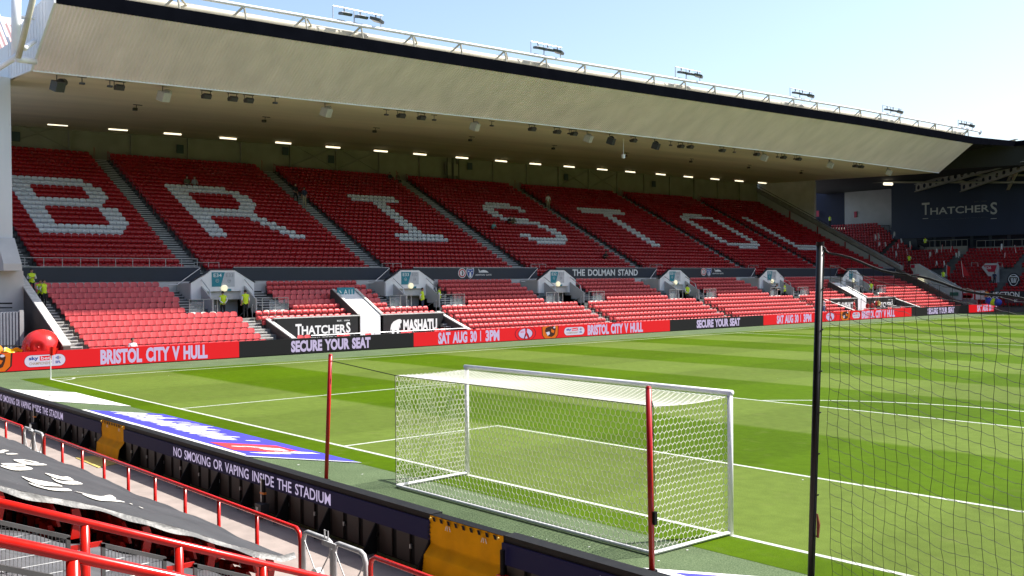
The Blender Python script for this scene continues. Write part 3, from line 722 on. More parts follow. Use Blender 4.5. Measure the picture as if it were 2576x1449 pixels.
# paired seats standing in the recessed enclosures
for (y0, yb, nm) in ((16.05,29.55,'near'),(80.75,94.3,'far')):
    for i, px in enumerate([f2(1965,1200),f2(2070,1195),f2(2560,1190),f3(145,1160),f3(245,1155),f3(570,1150),f3(1105,1120),f3(1190,1115),f3(1610,1095),f3(1700,1090)]):
        y = onX(px, -42.0)[1]+(yb-29.55)
        lab = f'loose red platform seat, {ORD[i]} from left, by the ' + ('near black sponsor boards' if nm == 'near' else 'distant boards behind net')
        seat_thing(-42.1, y, .28, RED_LOW, lab, 'loose platform seats')
def seat_cloud(name, groups, label, rotfun=None):
    vs = []; fs = []; ms = []; mats_ = []; off = 0
    base = MB()
    for part in (SB, SP, SL):
        o = len(base.v); base.v += part.v; base.f += [tuple(i+o for i in f) for f in part.f]; base.m += [1 if part is SL else 0]*len(part.f)
    bv = np.array(base.v); nb = len(bv)
    lens = [len(f) for f in base.f]; loops = np.array([i for f in base.f for i in f])
    allv = []; alll = []; allm = []; off = 0
    for gi, (lst, mt) in enumerate(groups):
        mats_ += [mt]
        for (x, y, z, r) in lst:
            if r: c, s_ = math.cos(r), math.sin(r); q = np.stack([bv[:,0]*c-bv[:,1]*s_, bv[:,0]*s_+bv[:,1]*c, bv[:,2]], 1)
            else: q = bv
            allv.append(q+np.array([x,y,z])); alll.append(loops+off); allm.append(np.where(np.array(base.m) == 1, len(groups), gi)); off += nb
    mats_.append(BRACKET)
    A = np.concatenate(allv).astype(np.float32); Lp = np.concatenate(alll).astype(np.int32); Mi = np.concatenate(allm).astype(np.int32)
    N = off//nb; me = bpy.data.meshes.new(name)
    me.vertices.add(len(A)); me.vertices.foreach_set('co', A.ravel())
    me.loops.add(len(Lp)); me.loops.foreach_set('vertex_index', Lp)
    tot = np.tile(np.array(lens, np.int32), N); st = np.concatenate([[0], np.cumsum(tot)[:-1]]).astype(np.int32)
    me.polygons.add(len(tot)); me.polygons.foreach_set('loop_start', st); me.polygons.foreach_set('material_index', Mi)
    for q in mats_: me.materials.append(q)
    me.update(calc_edges=True); me.validate()
    return stuff(tag(obj(name, me), label, 'seats'))
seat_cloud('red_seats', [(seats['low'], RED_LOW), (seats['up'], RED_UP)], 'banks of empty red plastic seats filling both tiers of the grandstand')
seat_cloud('white_seats', [(seats['white'], SEAT_WHITE), (seats['cream'], SEAT_CREAM)], 'white seats picked out among the red ones, spelling BRISTOL across the upper tier')

# ------------------------------------------------------------------ entrances in the lower tier
PODTXT = [('E34','E33'),('E33','E32'),('E32','E31'),('E31','E30'),('E30','E29'),('E29','E28')]
for pi, c in enumerate(PODC):
    r = thing('entrance_pod', f'white gabled stand entrance signed {PODTXT[pi][0]} and {PODTXT[pi][1]} with teal panel', 'entrance', (-48.0,c,2.1), 0, 'white entrances along the lower tier')
    q = Loc(r); X = -48.0
    def pl(pts, m=0): q.prism([(X,c+a,z) for a,z in pts], (-.16,0,0), m)
    pl([(-2.2,3.30),(-1.22,3.30),(-1.22,4.95),(-2.2,4.41)]); pl([(-1.22,3.85),(1.25,3.85),(1.25,4.98),(.83,5.23),(-.83,5.23),(-1.22,4.95)]); pl([(1.25,3.30),(2.2,3.30),(2.2,4.41),(1.25,4.98)])
    q.build('gable_wall', WHITE)
    q = Loc(r); top = [(-2.26,4.40),(-.85,5.26),(.85,5.26),(2.26,4.40)]
    for (a,z),(b2,z2) in zip(top[:-1],top[1:]): q.obox((X-.06,c+(a+b2)/2,(z+z2)/2+.03), (.12,0,0), (0,(b2-a)/2,(z2-z)/2), (0,0,.03))
    q.build('gable_coping', NAVYBAND)
    q = Loc(r); q.box(X-.16,X-2.3,c-2.2,c+2.2,3.3,4.40).build('pod_roof', CONC_PALE)
    for s, nm in ((-1,'side_wall'),(1,'side_wall')):
        q = Loc(r); y = c+s*1.50-.04
        q.prism([(X-2.4,y,0.6),(X-2.4,y,4.2),(X,y,4.2),(-46.55,y,3.42),(-46.30,y,3.34),(-46.30,y,1.9),(-46.3,y,.6)], (0,.1,0)).build(nm, GREYWALL)
        q = Loc(r); q.tube([(X,y+.05,4.62),(-46.75,y+.05,3.90),(-46.6,y+.05,3.3)], .03, 6)
        q.build('handrail', STEEL)
        q = Loc(r); yb = y+.05-s*.22; q.tube([(X-1.5,yb,1.7),(-46.4,yb,2.95)], .025, 6).tube([(-46.45,yb,2.95),(-46.45,yb,2.1)], .025, 6).build('handrail', STEEL)
    Loc(r).box(X-2.4,-46.3,c-1.40,c+1.40,.4,.62).build('passage_floor', CONC_DARK)
    Loc(r).box(X-.95,X-1.05,c-1.46,c+1.46,.6,3.9).build('passage_back', GREYWALL)
    sp1 = Loc(r).poly([(X+.012,c-.80,5.10),(X+.012,c+.12,5.10),(X+.012,c-.18,4.15),(X+.012,c-.80,4.15)]).build('sign_panel', TEAL)
    sp2 = Loc(r).poly([(X+.012,c+.14,5.10),(X+.012,c+.80,5.10),(X+.012,c+.80,4.15),(X+.012,c-.16,4.15)]).build('sign_panel', PALESIGN)
    lettering('lettering', PODTXT[pi][0], (X+.02,c-.67,4.78), (0,.56,0), (0,0,.24), SIGNWHITE, sp1, .01)
    lettering('lettering', PODTXT[pi][1], (X+.02,c+.20,4.78), (0,.50,0), (0,0,.24), SIGNGREY, sp2, .0)
    for yy, mt, d in ((c-.42,SIGNWHITE,-1),(c+.42,SIGNGREY,1)):
        q = Loc(r); q.tube([(X+.02,yy+.11*math.cos(a*.5236),4.54+.11*math.sin(a*.5236)) for a in range(12)], .010, 4, closed=True)
        q.box(X+.015,X+.022,yy-.06,yy+.06,4.53,4.55).poly([(X+.022,yy+d*.075,4.54),(X+.022,yy+d*.02,4.59),(X+.022,yy+d*.02,4.49)]).build('arrow_roundel', mt, sp1 if d < 0 else sp2)
    q = Loc(r); q.tube([(X+.0,c+.05,4.05),(X+.10,c+.05,4.05),(X+.14,c+.05,4.05)], [.215,.215,.16], 20).build('bulkhead_lamp', LAMPCREAM)
    Loc(r).box(X+.01,X+.03,c+.28,c+.55,3.86,4.0).build('exit_plate', TEAL)
    Loc(r).box(-46.02,-46.04,c-3.16,c-2.28,2.2,3.25).build('glass_panel', GLASS); Loc(r).box(-46.02,-46.04,c+2.3,c+3.6,2.2,3.25).build('glass_panel', GLASS); Loc(r).box(X-.02,X+.0,c-2.18,c-1.56,2.4,3.28).build('glass_panel', GLASS)
    for a, b_ in ((c-3.2,c-1.35),(c+1.75,c+3.62)):
        q = Loc(r); q.tube([(-45.95,a,2.2),(-45.95,a,3.38),(-45.95,b_,3.38),(-45.95,b_,2.2)], .03, 6).tube([(-45.95,(a+b_)/2,2.2),(-45.95,(a+b_)/2,3.38)], .025, 6)
        q.build('guard_rail', STEEL)
    q = Loc(r); q.tube([(-50.25,c-1.0,5.45),(-50.25,c-1.0,5.78),(-50.25,c+.75,5.78),(-50.25,c+.75,5.45)], .022, 6).tube([(-50.25,c,5.45),(-50.25,c,5.78)], .02, 6)
    q.build('guard_rail', STEEL)

# ------------------------------------------------------------------ far advertising boards
XL = -40.46
SCR = {}
def board(y0, y1, mt, label):
    r = thing('advertising_board', label, 'LED board', (XL-.1,(y0+y1)/2,0), 0, 'lit advertising boards along the far touchline')
    SCR[r.name] = Loc(r).box(XL, XL-.16, y0+.01, y1-.01, .045, .97).build('screen', mt)
    Loc(r).box(XL-.02, XL-.2, y0, y1, 0, .045).build('base', BLACK)
    n = max(2, int((y1-y0)/4))
    q = Loc(r)
    for i in range(n): y = y0+(i+.5)*(y1-y0)/n; q.prism([(XL-.16,y,.85),(XL-.16,y,.0),(XL-.62,y,.0)], (0,.05,0))
    q.build('stay', BLACK); return r
def btext(r, body, y0, y1, z0=.10, z1=.90, bold=.05, mt=LEDTEXT):
    lettering('lettering', body, (XL+.012,y0,z0), (0,y1-y0,0), (0,0,z1-z0), mt, SCR[r.name], bold, spacing=1.0)
def pill(r, y0, y1):
    w = y1-y0; h = .64; zc = .49; q = Loc(r); R = h/2
    def cap(s, x, m):
        pts = [(x,y0+R+s*R*math.cos(a),zc+s*R*math.sin(a)) for a in [math.pi/2+math.pi*i/10 for i in range(11)]]+[(x,y1-R+s*R*math.cos(a),zc+s*R*math.sin(a)) for a in [-math.pi/2+math.pi*i/10 for i in range(11)]]
        q.poly(pts, m)
    cap(1.0, XL+.006, 1); cap(.93, XL+.010, 0)
    q.poly([(XL+.014,y0+w*.37,zc+.01),(XL+.014,y0+w*.66,zc+.02),(XL+.014,y0+w*.66,zc+.25),(XL+.014,y0+w*.37,zc+.24)], 2)
    q.box(XL+.012,XL+.014,y0+w*.69,y0+w*.695,zc-.2,zc+.26,3)
    for i in range(5):
        a = y0+w*(.755+.026*i); q.poly([(XL+.014,a,zc+.02+.03*abs(i-2)),(XL+.014,a+w*.018,zc+.02+.03*abs(i-2)),(XL+.014,a+w*.018,zc+.22-.03*abs(i-2)),(XL+.014,a,zc+.22-.03*abs(i-2))], 3 if i < 3 else 4)
    bd = q.build('league_badge', [LEDWHITE, LEDMAROON, LEDRED, LEDBLUE, LEDGOLD])
    t = lambda b_, a, c2, z0, z1, mt, bo=.02: lettering('lettering', b_, (XL+.018,y0+w*a,z0), (0,w*(c2-a),0), (0,0,z1-z0), mt, bd, bo)
    t('sky', .11, .34, zc+.0, zc+.24, LEDBLUE, .04); t('bet', .40, .63, zc+.05, zc+.22, LEDWHITE, .02); t('CHAMPIONSHIP', .12, .66, zc-.20, zc-.05, LEDGOLD); t('EFL', .75, .88, zc-.17, zc-.04, LEDBLUE, .04)
def roundcrest(r, y0, y1):
    c = (y0+y1)/2; R = (y1-y0)/2; q = Loc(r)
    def clip(k, x, m): q.poly([(x,c+k*R*math.cos(a),min(.955,max(.06,.5+k*R*.55*math.sin(a)*1.0))) for a in [2*math.pi*i/32 for i in range(32)]], m)
    clip(1, XL+.006, 0); clip(.93, XL+.009, 1); clip(.70, XL+.012, 0); clip(.64, XL+.015, 2)
    q.poly([(XL+.019,c-.05,.92),(XL+.019,c+.18,.9),(XL+.019,c+.12,.62),(XL+.019,c+.30,.40),(XL+.019,c+.42,.10),(XL+.019,c+.25,.10),(XL+.019,c+.10,.42),(XL+.019,c-.08,.10),(XL+.019,c-.2,.10),(XL+.019,c-.02,.55)], 0)
    q.poly([(XL+.022,c+.02,.86),(XL+.022,c+.12,.86),(XL+.022,c+.06,.55),(XL+.022,c+.28,.16),(XL+.022,c+.2,.16),(XL+.022,c-.02,.52)], 1)
    bd = q.build('club_crest', [LEDMAROON, LEDRED, LEDTEXT])
    lettering('lettering', '1894', (XL+.02,c-R*.5,.58), (0,R*.36,0), (0,0,.09), LEDRED, bd, .02)
def tiger(r, y0, y1):
    c = (y0+y1)/2; R = (y1-y0)/2; q = Loc(r)
    q.poly([(XL+.006,c-R,.955),(XL+.006,c+R,.955),(XL+.006,c+R*.95,.3),(XL+.006,c+R*.7,.06),(XL+.006,c-R*.7,.06),(XL+.006,c-R*.95,.3)], 1)
    q.poly([(XL+.009,c-R*.9,.955),(XL+.009,c+R*.9,.955),(XL+.009,c+R*.86,.3),(XL+.009,c+R*.6,.06),(XL+.009,c-R*.6,.06),(XL+.009,c-R*.86,.3)], 0)
    q.poly([(XL+.012,c-R*.62,.62),(XL+.012,c-R*.5,.84),(XL+.012,c-R*.05,.94),(XL+.012,c+R*.45,.95),(XL+.012,c+R*.66,.78),(XL+.012,c+R*.6,.52),(XL+.012,c+R*.5,.28),(XL+.012,c+R*.15,.14),(XL+.012,c-R*.25,.20),(XL+.012,c-R*.45,.36)], 1)
    q.poly([(XL+.015,c-R*.5,.5),(XL+.015,c-R*.1,.56),(XL+.015,c-R*.05,.36),(XL+.015,c-R*.3,.24)], 2); q.disc((XL+.015,c+R*.48,.84),(0,R*.12,0),(0,0,.07),10,2)
    q.poly([(XL+.015,c+R*.1,.75),(XL+.015,c+R*.5,.6),(XL+.015,c+R*.4,.42),(XL+.015,c+R*.12,.5)], 0)
    q.build('animal_head_badge', [LEDORANGE, LEDBROWN, LEDWHITE])
b0 = board(-6.5, 12.04, LEDRED, 'red lit board with BRISTOL CITY V HULL behind the corner flag'); tiger(b0, -2.1, -.24); pill(b0, .29, 2.32); btext(b0, 'BRISTOL CITY V HULL', 4.09, 10.09)
b1 = board(12.04, 24.52, LEDBLACK, 'black lit board reading SECURE YOUR SEAT below the THATCHERS board'); btext(b1, 'SECURE YOUR SEAT', 15.41, 21.11, .14, .85)
def redboard(y0, y1, s0, s1, cr, tg, pl_, t0, t1, lab):
    r = board(y0, y1, LEDRED, lab); w = (s1-s0)
    btext(r, 'SAT AUG 30', s0, s0+w*.62); btext(r, '3PM', s0+w*.765, s1)
    Loc(r).box(XL+.008, XL+.012, s0+w*.675, s0+w*.688, .14, .88).build('divider', LEDTEXT)
    if cr: roundcrest(r, *cr)
    if tg: tiger(r, *tg)
    if pl_: pill(r, *pl_)
    if t0: btext(r, 'BRISTOL CITY V HULL', t0, t1)
redboard(24.52, 50.71, 26.54, 31.99, (33.45,35.53), (36.09,37.85), (38.4,40.6), 40.93, 47.31, 'red lit board reading SAT AUG 30 and BRISTOL CITY V HULL behind the goal')
b3 = board(50.71, 63.95, LEDBLACK, 'black lit board reading SECURE YOUR SEAT at mid touchline'); btext(b3, 'SECURE YOUR SEAT', 54.22, 60.36, .14, .85)
redboard(63.95, 91.55, 66.05, 71.81, (74.0,76.3), (77.0,78.9), (79.3,80.8), 81.11, 87.89, 'red lit board reading SAT AUG 30 partly hidden by the black pole')
b5 = board(91.55, 105.38, LEDBLACK, 'black lit board reading SECURE YOUR SEAT seen through the black net'); btext(b5, 'SECURE YOUR SEAT', 95.2, 101.66, .14, .85)
redboard(105.38, 131.0, 107.54, 113.79, (116.2,118.6), (119.2,121.2), (121.7,123.9), 124.3, 130.0, 'farthest red lit board reading SAT AUG 30 at the right edge')

# ------------------------------------------------------------------ goal
goal = thing('football_goal', 'white football goal with hexagonal net on the near goal line', 'goal', (0,0,0))
def bar(a, b_, r, nm, mt=WHITE): return MB().tube([a,b_], r, 16).build(nm, mt, goal, True)
for s in (-1,1):
    bar((s*3.72,0,0),(s*3.72,0,2.50),.05,'goalpost')
bar((-3.78,0,2.50),(3.77,0,2.50),.05,'crossbar')
q = MB()
for s in (-1,1): q.tube([(s*3.72,0,.05),(s*3.66,-2.0,.04)], .035, 8)
q.tube([(-3.66,-2.0,.04),(3.66,-2.0,.04)], .035, 8); q.build('ground_frame', WHITE, goal)
def hexnet(fn, nu, nv, r, b):
    """hexagonal net mapped by fn(u in cells, v in cells) -> point"""
    def P(a, c): return fn(a/nu, c/nv)
    rowh = 1.0
    for j in range(nv):
        off = .5 if j % 2 else 0.0
        for i in range(-1, nu+1):
            x = i+off
            # pointy-top cells: a vertical cord and two slanting cords up
            x0 = min(max(x,0),nu)
            b.append((P(x0, j+.0), P(x0, j+.62)))
            for d in (-.5,.5):
                x1 = min(max(x+d,0),nu)
                b.append((P(x0, j+.62), P(x1, j+1.0)))
segs = []
def wob(p, k=.012): return p+V(random.uniform(-k,k), random.uniform(-k,k), random.uniform(-k,k))
def sagz(u): return 0
back = lambda u, v: V(-3.68+7.36*u, -2.0+.16*math.sin(math.pi*v)*0.6*math.sin(math.pi*u), .05+2.39*v)
topf = lambda u, v: V(-3.70+7.40*u, -2.0+2.0*v, 2.44-.05*math.sin(math.pi*v)*(.6+.4*math.sin(9*u)) )
lef = lambda u, v: V(-3.70+.06*math.sin(math.pi*u)*math.sin(3*v), -2.0+1.96*u, .05+2.39*v)
rig = lambda u, v: V(3.70-.06*math.sin(math.pi*u)*math.sin(3*v), -2.0+1.96*u, .05+2.39*v)
hexnet(back, 62, 22, 0, segs); hexnet(topf, 62, 18, 0, segs); hexnet(lef, 17, 22, 0, segs); hexnet(rig, 17, 22, 0, segs)
def cords(segs, r):
    A = np.array([s[0] for s in segs]); B = np.array([s[1] for s in segs]); d = B-A; L = np.linalg.norm(d,axis=1); ok = L > 1e-3
    A, B, d, L = A[ok], B[ok], d[ok], L[ok]; d /= L[:,None]
    up = np.where(np.abs(d[:,2:3]) < .9, np.array([[0,0,1.]]), np.array([[1.,0,0]])); x = np.cross(d,up); x /= np.linalg.norm(x,axis=1)[:,None]; y = np.cross(x,d)
    vs = []; n = 3
    for P in (A,B):
        for j in range(n):
            a = 2*math.pi*j/n; vs.append(P+r*(math.cos(a)*x+math.sin(a)*y))
    Vv = np.stack(vs,1).reshape(-1,3); N = len(A); base = np.arange(N)*6
    F = np.concatenate([np.stack([base+j, base+(j+1)%3, base+3+(j+1)%3, base+3+j],1) for j in range(3)])
    b = MB(); b.v = [tuple(p) for p in Vv.tolist()]; b.f = [tuple(f) for f in F.tolist()]; b.m = [0]*len(b.f); return b
cords(segs, .0050).build('net', NETWHITE, goal)['kind'] = 'stuff'
q = MB(); q.tube([(-3.70,-2.0,.04),(-3.70,-2.0,2.44)], .006, 4).tube([(3.70,-2.0,.04),(3.70,-2.0,2.44)], .006, 4).tube([(-3.70,-2.0,2.44),(3.70,-2.0,2.44)], .008, 4); q.build('net_edge_rope', NETBLACK, goal)
for (bx_, by_), (tx_, ty_, tz_), lab in (((-5.30,-2.80),(-4.98,-2.85,2.86),'slim red net stanchion standing left of the goal'),((4.28,-2.72),(4.26,-2.75,2.84),'slim red net stanchion standing at the right back of the goal')):
    r = thing('net_stanchion', lab, 'post', (bx_,by_,0))
    Loc(r).tube([(bx_,by_,0),(tx_,ty_,tz_)], .045, 14).build('pole', POSTRED, None, True)
    Loc(r).tube([(tx_,ty_,tz_),(tx_,ty_,tz_+.03)], [.05,.03], 12).build('cap', POSTRED)
    s = -1 if bx_ < 0 else 1
    q = Loc(r); q.tube([(tx_+.02,ty_,tz_-.12),(s*3.70,-2.0,2.44)], .010, 5).tube([(tx_+.06,ty_,tz_-.2),(bx_+.08,by_,1.2)], .006, 4); q.build('tension_cord', NETBLACK)
    q = Loc(r); q.box(bx_+.04,bx_+.09,by_-.03,by_+.03,.75,.95).tube([(bx_,by_,.0),(bx_,by_,.04)], .09, 12); q.build('cleat', BLACK)
# corner flag
r = thing('corner_flag', 'white corner flag pole with a limp red flag at the far-left corner', 'flag', (-HW,0,0))
Loc(r).tube([(-HW,0,0),(-HW,0,1.5)], .022, 10).build('pole', WHITE)
q = Loc(r); q.grid(lambda a, b_: (-HW+.02+.05*math.sin(6*a), .02+.34*a*(1-.35*b_), 1.52-.10*a-(.42)*b_+.14*a*b_), 8, 6).build('flag', RAILRED, None, True)
q = Loc(r); q.tube([(-HW,0,1.5),(-HW,0,1.12)], .03, 8).build('flag_sleeve', RAILRED)

# ------------------------------------------------------------------ printed mats beside the goal
def mat_sheet(r, pts, mt, z, nm): return Loc(r).prism([(x,y,z-.004) for x,y in pts], (0,0,.004)).build(nm, mt)
r = thing('printed_mat', 'white printed mat lying by the goal line near the left edge', 'mat', (-27,-1.9,0))
PWm = [(-31.78,-2.78),(-25.85,-2.70),(-22.05,-1.02),(-28.29,-1.01)]
mat_sheet(r, PWm, MATWHITE, .012, 'sheet')
q = Loc(r)
c7 = Q(0,1430,4.6)
for pts in [[(650,228),(800,238),(770,243)],[(745,232),(890,250),(880,262)],[(830,272),(940,290),(870,276)],[(900,262),(1010,280),(980,286)],[(1030,250),(1130,258),(1060,244)],[(985,282),(1170,305),(1100,300)],[(1200,292),(1310,300),(1230,303)],[(1280,250),(1340,262),(1320,265)],[(1400,272),(1620,302),(1560,300)],[(1540,318),(1680,332),(1620,334)]]:
    Loc(r).poly([(*onZ(c7(*p))[:2], .018) for p in pts]).build('print_stroke', mat('dark_grey_print',(0.08,0.08,0.09),.6,.05))
r = thing('printed_mat', 'blue printed mat with white lettering and a red patch behind the goal line', 'mat', (-14,-1.9,0))
mat_sheet(r, [(-22.42,-2.72),(-9.50,-2.72),(-6.65,-1.0),(-19.09,-1.02)], MATBLUE, .012, 'sheet')
q = Loc(r); q.poly([(-22.3,-2.71,.016),(-9.6,-2.71,.016),(-9.75,-2.56,.016),(-22.2,-2.56,.016)]); q.poly([(-9.5,-2.72,.016),(-6.65,-1.0,.016),(-6.78,-1.0,.016),(-9.7,-2.72,.016)],1); q.build('border', [MATWHITE, MATPALE])
mat_sheet(r, [(-12.3,-2.42),(-10.56,-2.5),(-8.73,-1.34),(-10.45,-1.34)], MATRED, .020, 'red_patch')
q = Loc(r); rs = random.Random(3)
def stroke(x, y, L, w, z=.024):                          # long sheared letter strokes, as the skewed print shows from here
    n = 8; d = V(.86,.50)/math.hypot(.86,.50); nn = V(-d[1],d[0])
    top = [V(x,y)+d*L*t+nn*w*(.5*math.sin(math.pi*min(1,max(.04,t)))**.4) for t in [i/n for i in range(n+1)]]
    bot = [V(x,y)+d*L*t-nn*w*(.5*math.sin(math.pi*min(1,max(.04,t)))**.4) for t in [i/n for i in range(n+1)]]
    Loc(r).poly([(p[0],p[1],z) for p in top+bot[::-1]]).build('print_stroke', MATWHITE)
x = -21.0
while x < -12.9:
    for k in range(rs.choice((2,2,3))):
        y = -2.22+rs.uniform(0,.12)+k*.28; stroke(x+(y+2.2)*1.9+rs.uniform(-.05,.05), y, rs.uniform(.45,1.05), rs.uniform(.09,.13), .024+.001*k)
    x += rs.uniform(.26,.36)
for i in range(6): stroke(-11.2+i*.22, -2.25+.08*i+rs.uniform(-.06,.1), rs.uniform(.5,.9), .10, .026)
for i in range(6): stroke(-9.9+i*.13, -2.38+.17*i, rs.uniform(.7,1.15), .10, .026)
r = thing('printed_mat', 'second blue printed mat at the bottom edge right of the goal', 'mat', (11,-1.9,0))
mat_sheet(r, [(4.05,-2.66),(6.65,-1.0),(19.0,-1.0),(16.2,-2.66)], MATBLUE, .012, 'sheet')
Loc(r).poly([(4.05,-2.66,.016),(4.3,-2.66,.016),(6.8,-1.0,.016),(6.65,-1.0,.016)]).poly([(4.3,-2.66,.0165),(16.0,-2.66,.0165),(16.1,-2.52,.0165),(4.5,-2.52,.0165)]).build('border', MATWHITE)

# ------------------------------------------------------------------ near LED board (its back strip faces us), covers
YB = -5.20
near = thing('perimeter_board', 'long black perimeter board behind the goal showing NO SMOKING OR VAPING INSIDE THE STADIUM', 'LED board', (-6,YB,0))
SEG = [(-45.0,-12.70),(-11.06,1.96),(3.70,20.0)]
for a, b_ in SEG:
    Loc(near).box(a, b_, YB+.02, YB+.10, 0, .80).build('carcass', BLACK)
    Loc(near).box(a, b_, YB-.01, YB+.22, .80, .90).build('top_cap', mat('black_rubber_cap',(0.016,0.016,0.016),.6,.2,6.0,spec=.2))
    Loc(near).box(a, b_, YB-.045, YB+.018, .50, .80).build('led_strip', LEDNAVY)
    n = int((b_-a)/.5)
    pan = mat('dark_brown_rear_panel',(0.030,0.024,0.021),.6,.3,2.5)
    for i in range(n):
        x = a+(i+.5)*(b_-a)/n
        if x < -30 or x > 9: continue
        w = (b_-a)/n
        Loc(near).box(x-w*.36, x+w*.36, YB-.012, YB+.018, .03, .49).build('rear_panel', pan)
        if i % 3 == 1:
            q = Loc(near); q.prism([(x+w*.47,YB-.03,.52),(x+w*.47,YB-.03,0),(x+w*.47,YB-.34,0)], (.03,0,0)).build('stay', BLACK)
        if i % 2 == 0: Loc(near).box(x+w*.40, x+w*.46, YB-.03, YB+.0, .26, .33).build('latch', GALV)
def ntext(px0, px1, bottom, top):
    x0, x1 = onY(px0, YB-.05)[0], onY(px1, YB-.05)[0]
    lettering('lettering', 'NO SMOKING OR VAPING INSIDE THE STADIUM', (x0,YB-.052,bottom), (x1-x0,0,0), (0,0,top-bottom), LEDTEXT, near, .012)
ntext(T(7,1310,520), T(7,2495,830), .545, .755)
x1 = onY(T(7,475,240), YB-.05)[0]; Lw = onY(T(7,2495,830), YB-.05)[0]-onY(T(7,1310,520), YB-.05)[0]
lettering('lettering', 'NO SMOKING OR VAPING INSIDE THE STADIUM', (x1-Lw,YB-.052,.545), (Lw,0,0), (0,0,.21), LEDTEXT, near, .012)
xn = onY(T(8,1952,1420), YB-.05)[0]
lettering('lettering', 'NO SMOKING OR VAPING INSIDE THE STADIUM', (xn,YB-.052,.545), (Lw,0,0), (0,0,.21), LEDTEXT, near, .012)
# small power box and thin mast in front of the board
for px, lab in ((T(7,1985,960),'small black power box with a slim mast leaning on the board below STADIUM'),(T(7,262,235),'slim dark mast in front of the board at far left')):
    p = onY(px, YB-.14); r = thing('cable_mast', lab, 'mast', (p[0],YB-.16,0))
    Loc(r).box(p[0]-.02,p[0]+.02,YB-.18,YB-.14,0,.70).build('mast', GALV); Loc(r).box(p[0]+.02,p[0]+.09,YB-.17,YB-.13,.05,.68).build('cable_cover', BLACK)
    Loc(r).box(p[0]-.04,p[0]+.12,YB-.185,YB-.125,.40,.44).build('orange_band', mat('orange_tape',(0.7,0.2,0.02),.5,.05))
    Loc(r).box(p[0]-.02,p[0]+.22,YB-.30,YB-.12,0,.24).build('power_box', mat('charcoal_box',(0.03,0.03,0.032),.45,.1)); Loc(r).box(p[0]+.03,p[0]+.12,YB-.306,YB-.298,.08,.18).build('panel', GALV)
# yellow padded covers across the two gaps
def cover(x0, x1, lab):
    r = thing('yellow_gap_cover', lab, 'cover', ((x0+x1)/2,YB,0), 0, 'yellow gap covers'); rr = random.Random(int(x0*10))
    prof = [(YB-.02,.885),(YB-.035,.62),(YB-.03,.45),(YB-.16,.30),(YB-.19,.06),(YB-.2,.0)]
    def fn(u, v):
        t = v*(len(prof)-1); i = min(int(t),len(prof)-2); k = t-i; y = prof[i][0]*(1-k)+prof[i+1][0]*k; z = prof[i][1]*(1-k)+prof[i+1][1]*k
        return (x0+(x1-x0)*u+.012*math.sin(v*14)*(1 if u > .5 else -1), y+.006*math.sin(u*20+v*3), z)
    Loc(r).grid(fn, 16, 30).build('padded_sheet', YELLOW, None, True)
    Loc(r).box(x0, x1, YB, YB+.18, .80, .885).build('top_roll', BLACK)
    for i in range(9):                                    # black hazard bars along the top edge
        x = x0+.05+(x1-x0-.1)*(i+.2)/9; d = .05
        Loc(r).prism([(x,YB-.040,.875),(x+.06,YB-.040,.875),(x+.06+d*.7,YB-.046,.815),(x+d*.7,YB-.046,.815)], (0,-.004,0)).build('hazard_bar', BLACK)
    for i in range(10):
        z = .80-.075*i; y = np.interp(z,[.0,.06,.30,.45,.62,.885],[YB-.2,YB-.19,YB-.16,YB-.03,YB-.035,YB-.02])-.012
        Loc(r).prism([(x0-.03,y,z),(x0+.05,y,z-.03),(x0-.03,y,z-.055)], (0,-.004,0)).build('hazard_tooth', BLACK)
    for x, z in ((x0+.42,.73),(x0+1.28,.72)):
        Loc(r).poly([(x,YB-.052,z),(x+.03,YB-.052,z+.07),(x+.045,YB-.052,z+.07),(x+.02,YB-.052,z)]).poly([(x+.05,YB-.052,z),(x+.07,YB-.052,z),(x+.07,YB-.052,z+.07),(x+.05,YB-.052,z+.07)]).poly([(x+.09,YB-.052,z+.07),(x+.11,YB-.052,z+.07),(x+.14,YB-.052,z),(x+.12,YB-.052,z)]).build('mark', PRINT)
    for x in (x0+.06,x1-.06): Loc(r).ball((x,YB-.06,.85), .022, 8, 6).build('corner_stud', mat('brass_stud',(0.7,0.5,0.12),.3,0,metal=.8))
Loc(near).box(1.96,3.70,YB+.02,YB+.08,0,.78).build('carcass', BLACK); Loc(near).box(-12.70,-11.06,YB+.02,YB+.08,0,.78).build('carcass', BLACK)
cover(1.96, 3.70, 'yellow padded cover with hazard-striped edge closing the near gap in the board')
cover(-12.70, -11.06, 'yellow padded cover closing the farther gap in the board at left')
q = [onZ(T(7,*p), -.05) for p in [(570,560),(740,635),(905,600),(700,545)]]
r = thing('floor_mat', 'pale yellow floor mat lying on the walkway by the left cover', 'mat', tuple(np.mean(q,0)))
Loc(r).prism([(p[0],p[1],-.046) for p in q], (0,0,.012)).build('sheet', YELLOW_PALE)
p = onZ(T(8,640,1440), -.05); r = thing('floor_mat', 'yellow floor mat at the foot of the near yellow cover', 'mat', (2.9,-5.8,-.05)); Loc(r).box(1.95,3.7,-6.1,-5.45,-.046,-.034).build('sheet', YELLOW_PALE)
# black post at the right of the near cover
r = thing('barrier_post', 'short black post with a red clip at the right of the near yellow cover', 'post', (3.78,YB-.09,0))
Loc(r).tube([(3.78,YB-.10,0),(3.78,YB-.10,.72)], .035, 10).build('post', BLACK); Loc(r).box(3.70,3.86,YB-.15,YB-.06,.30,.37).build('clip', RAILRED)

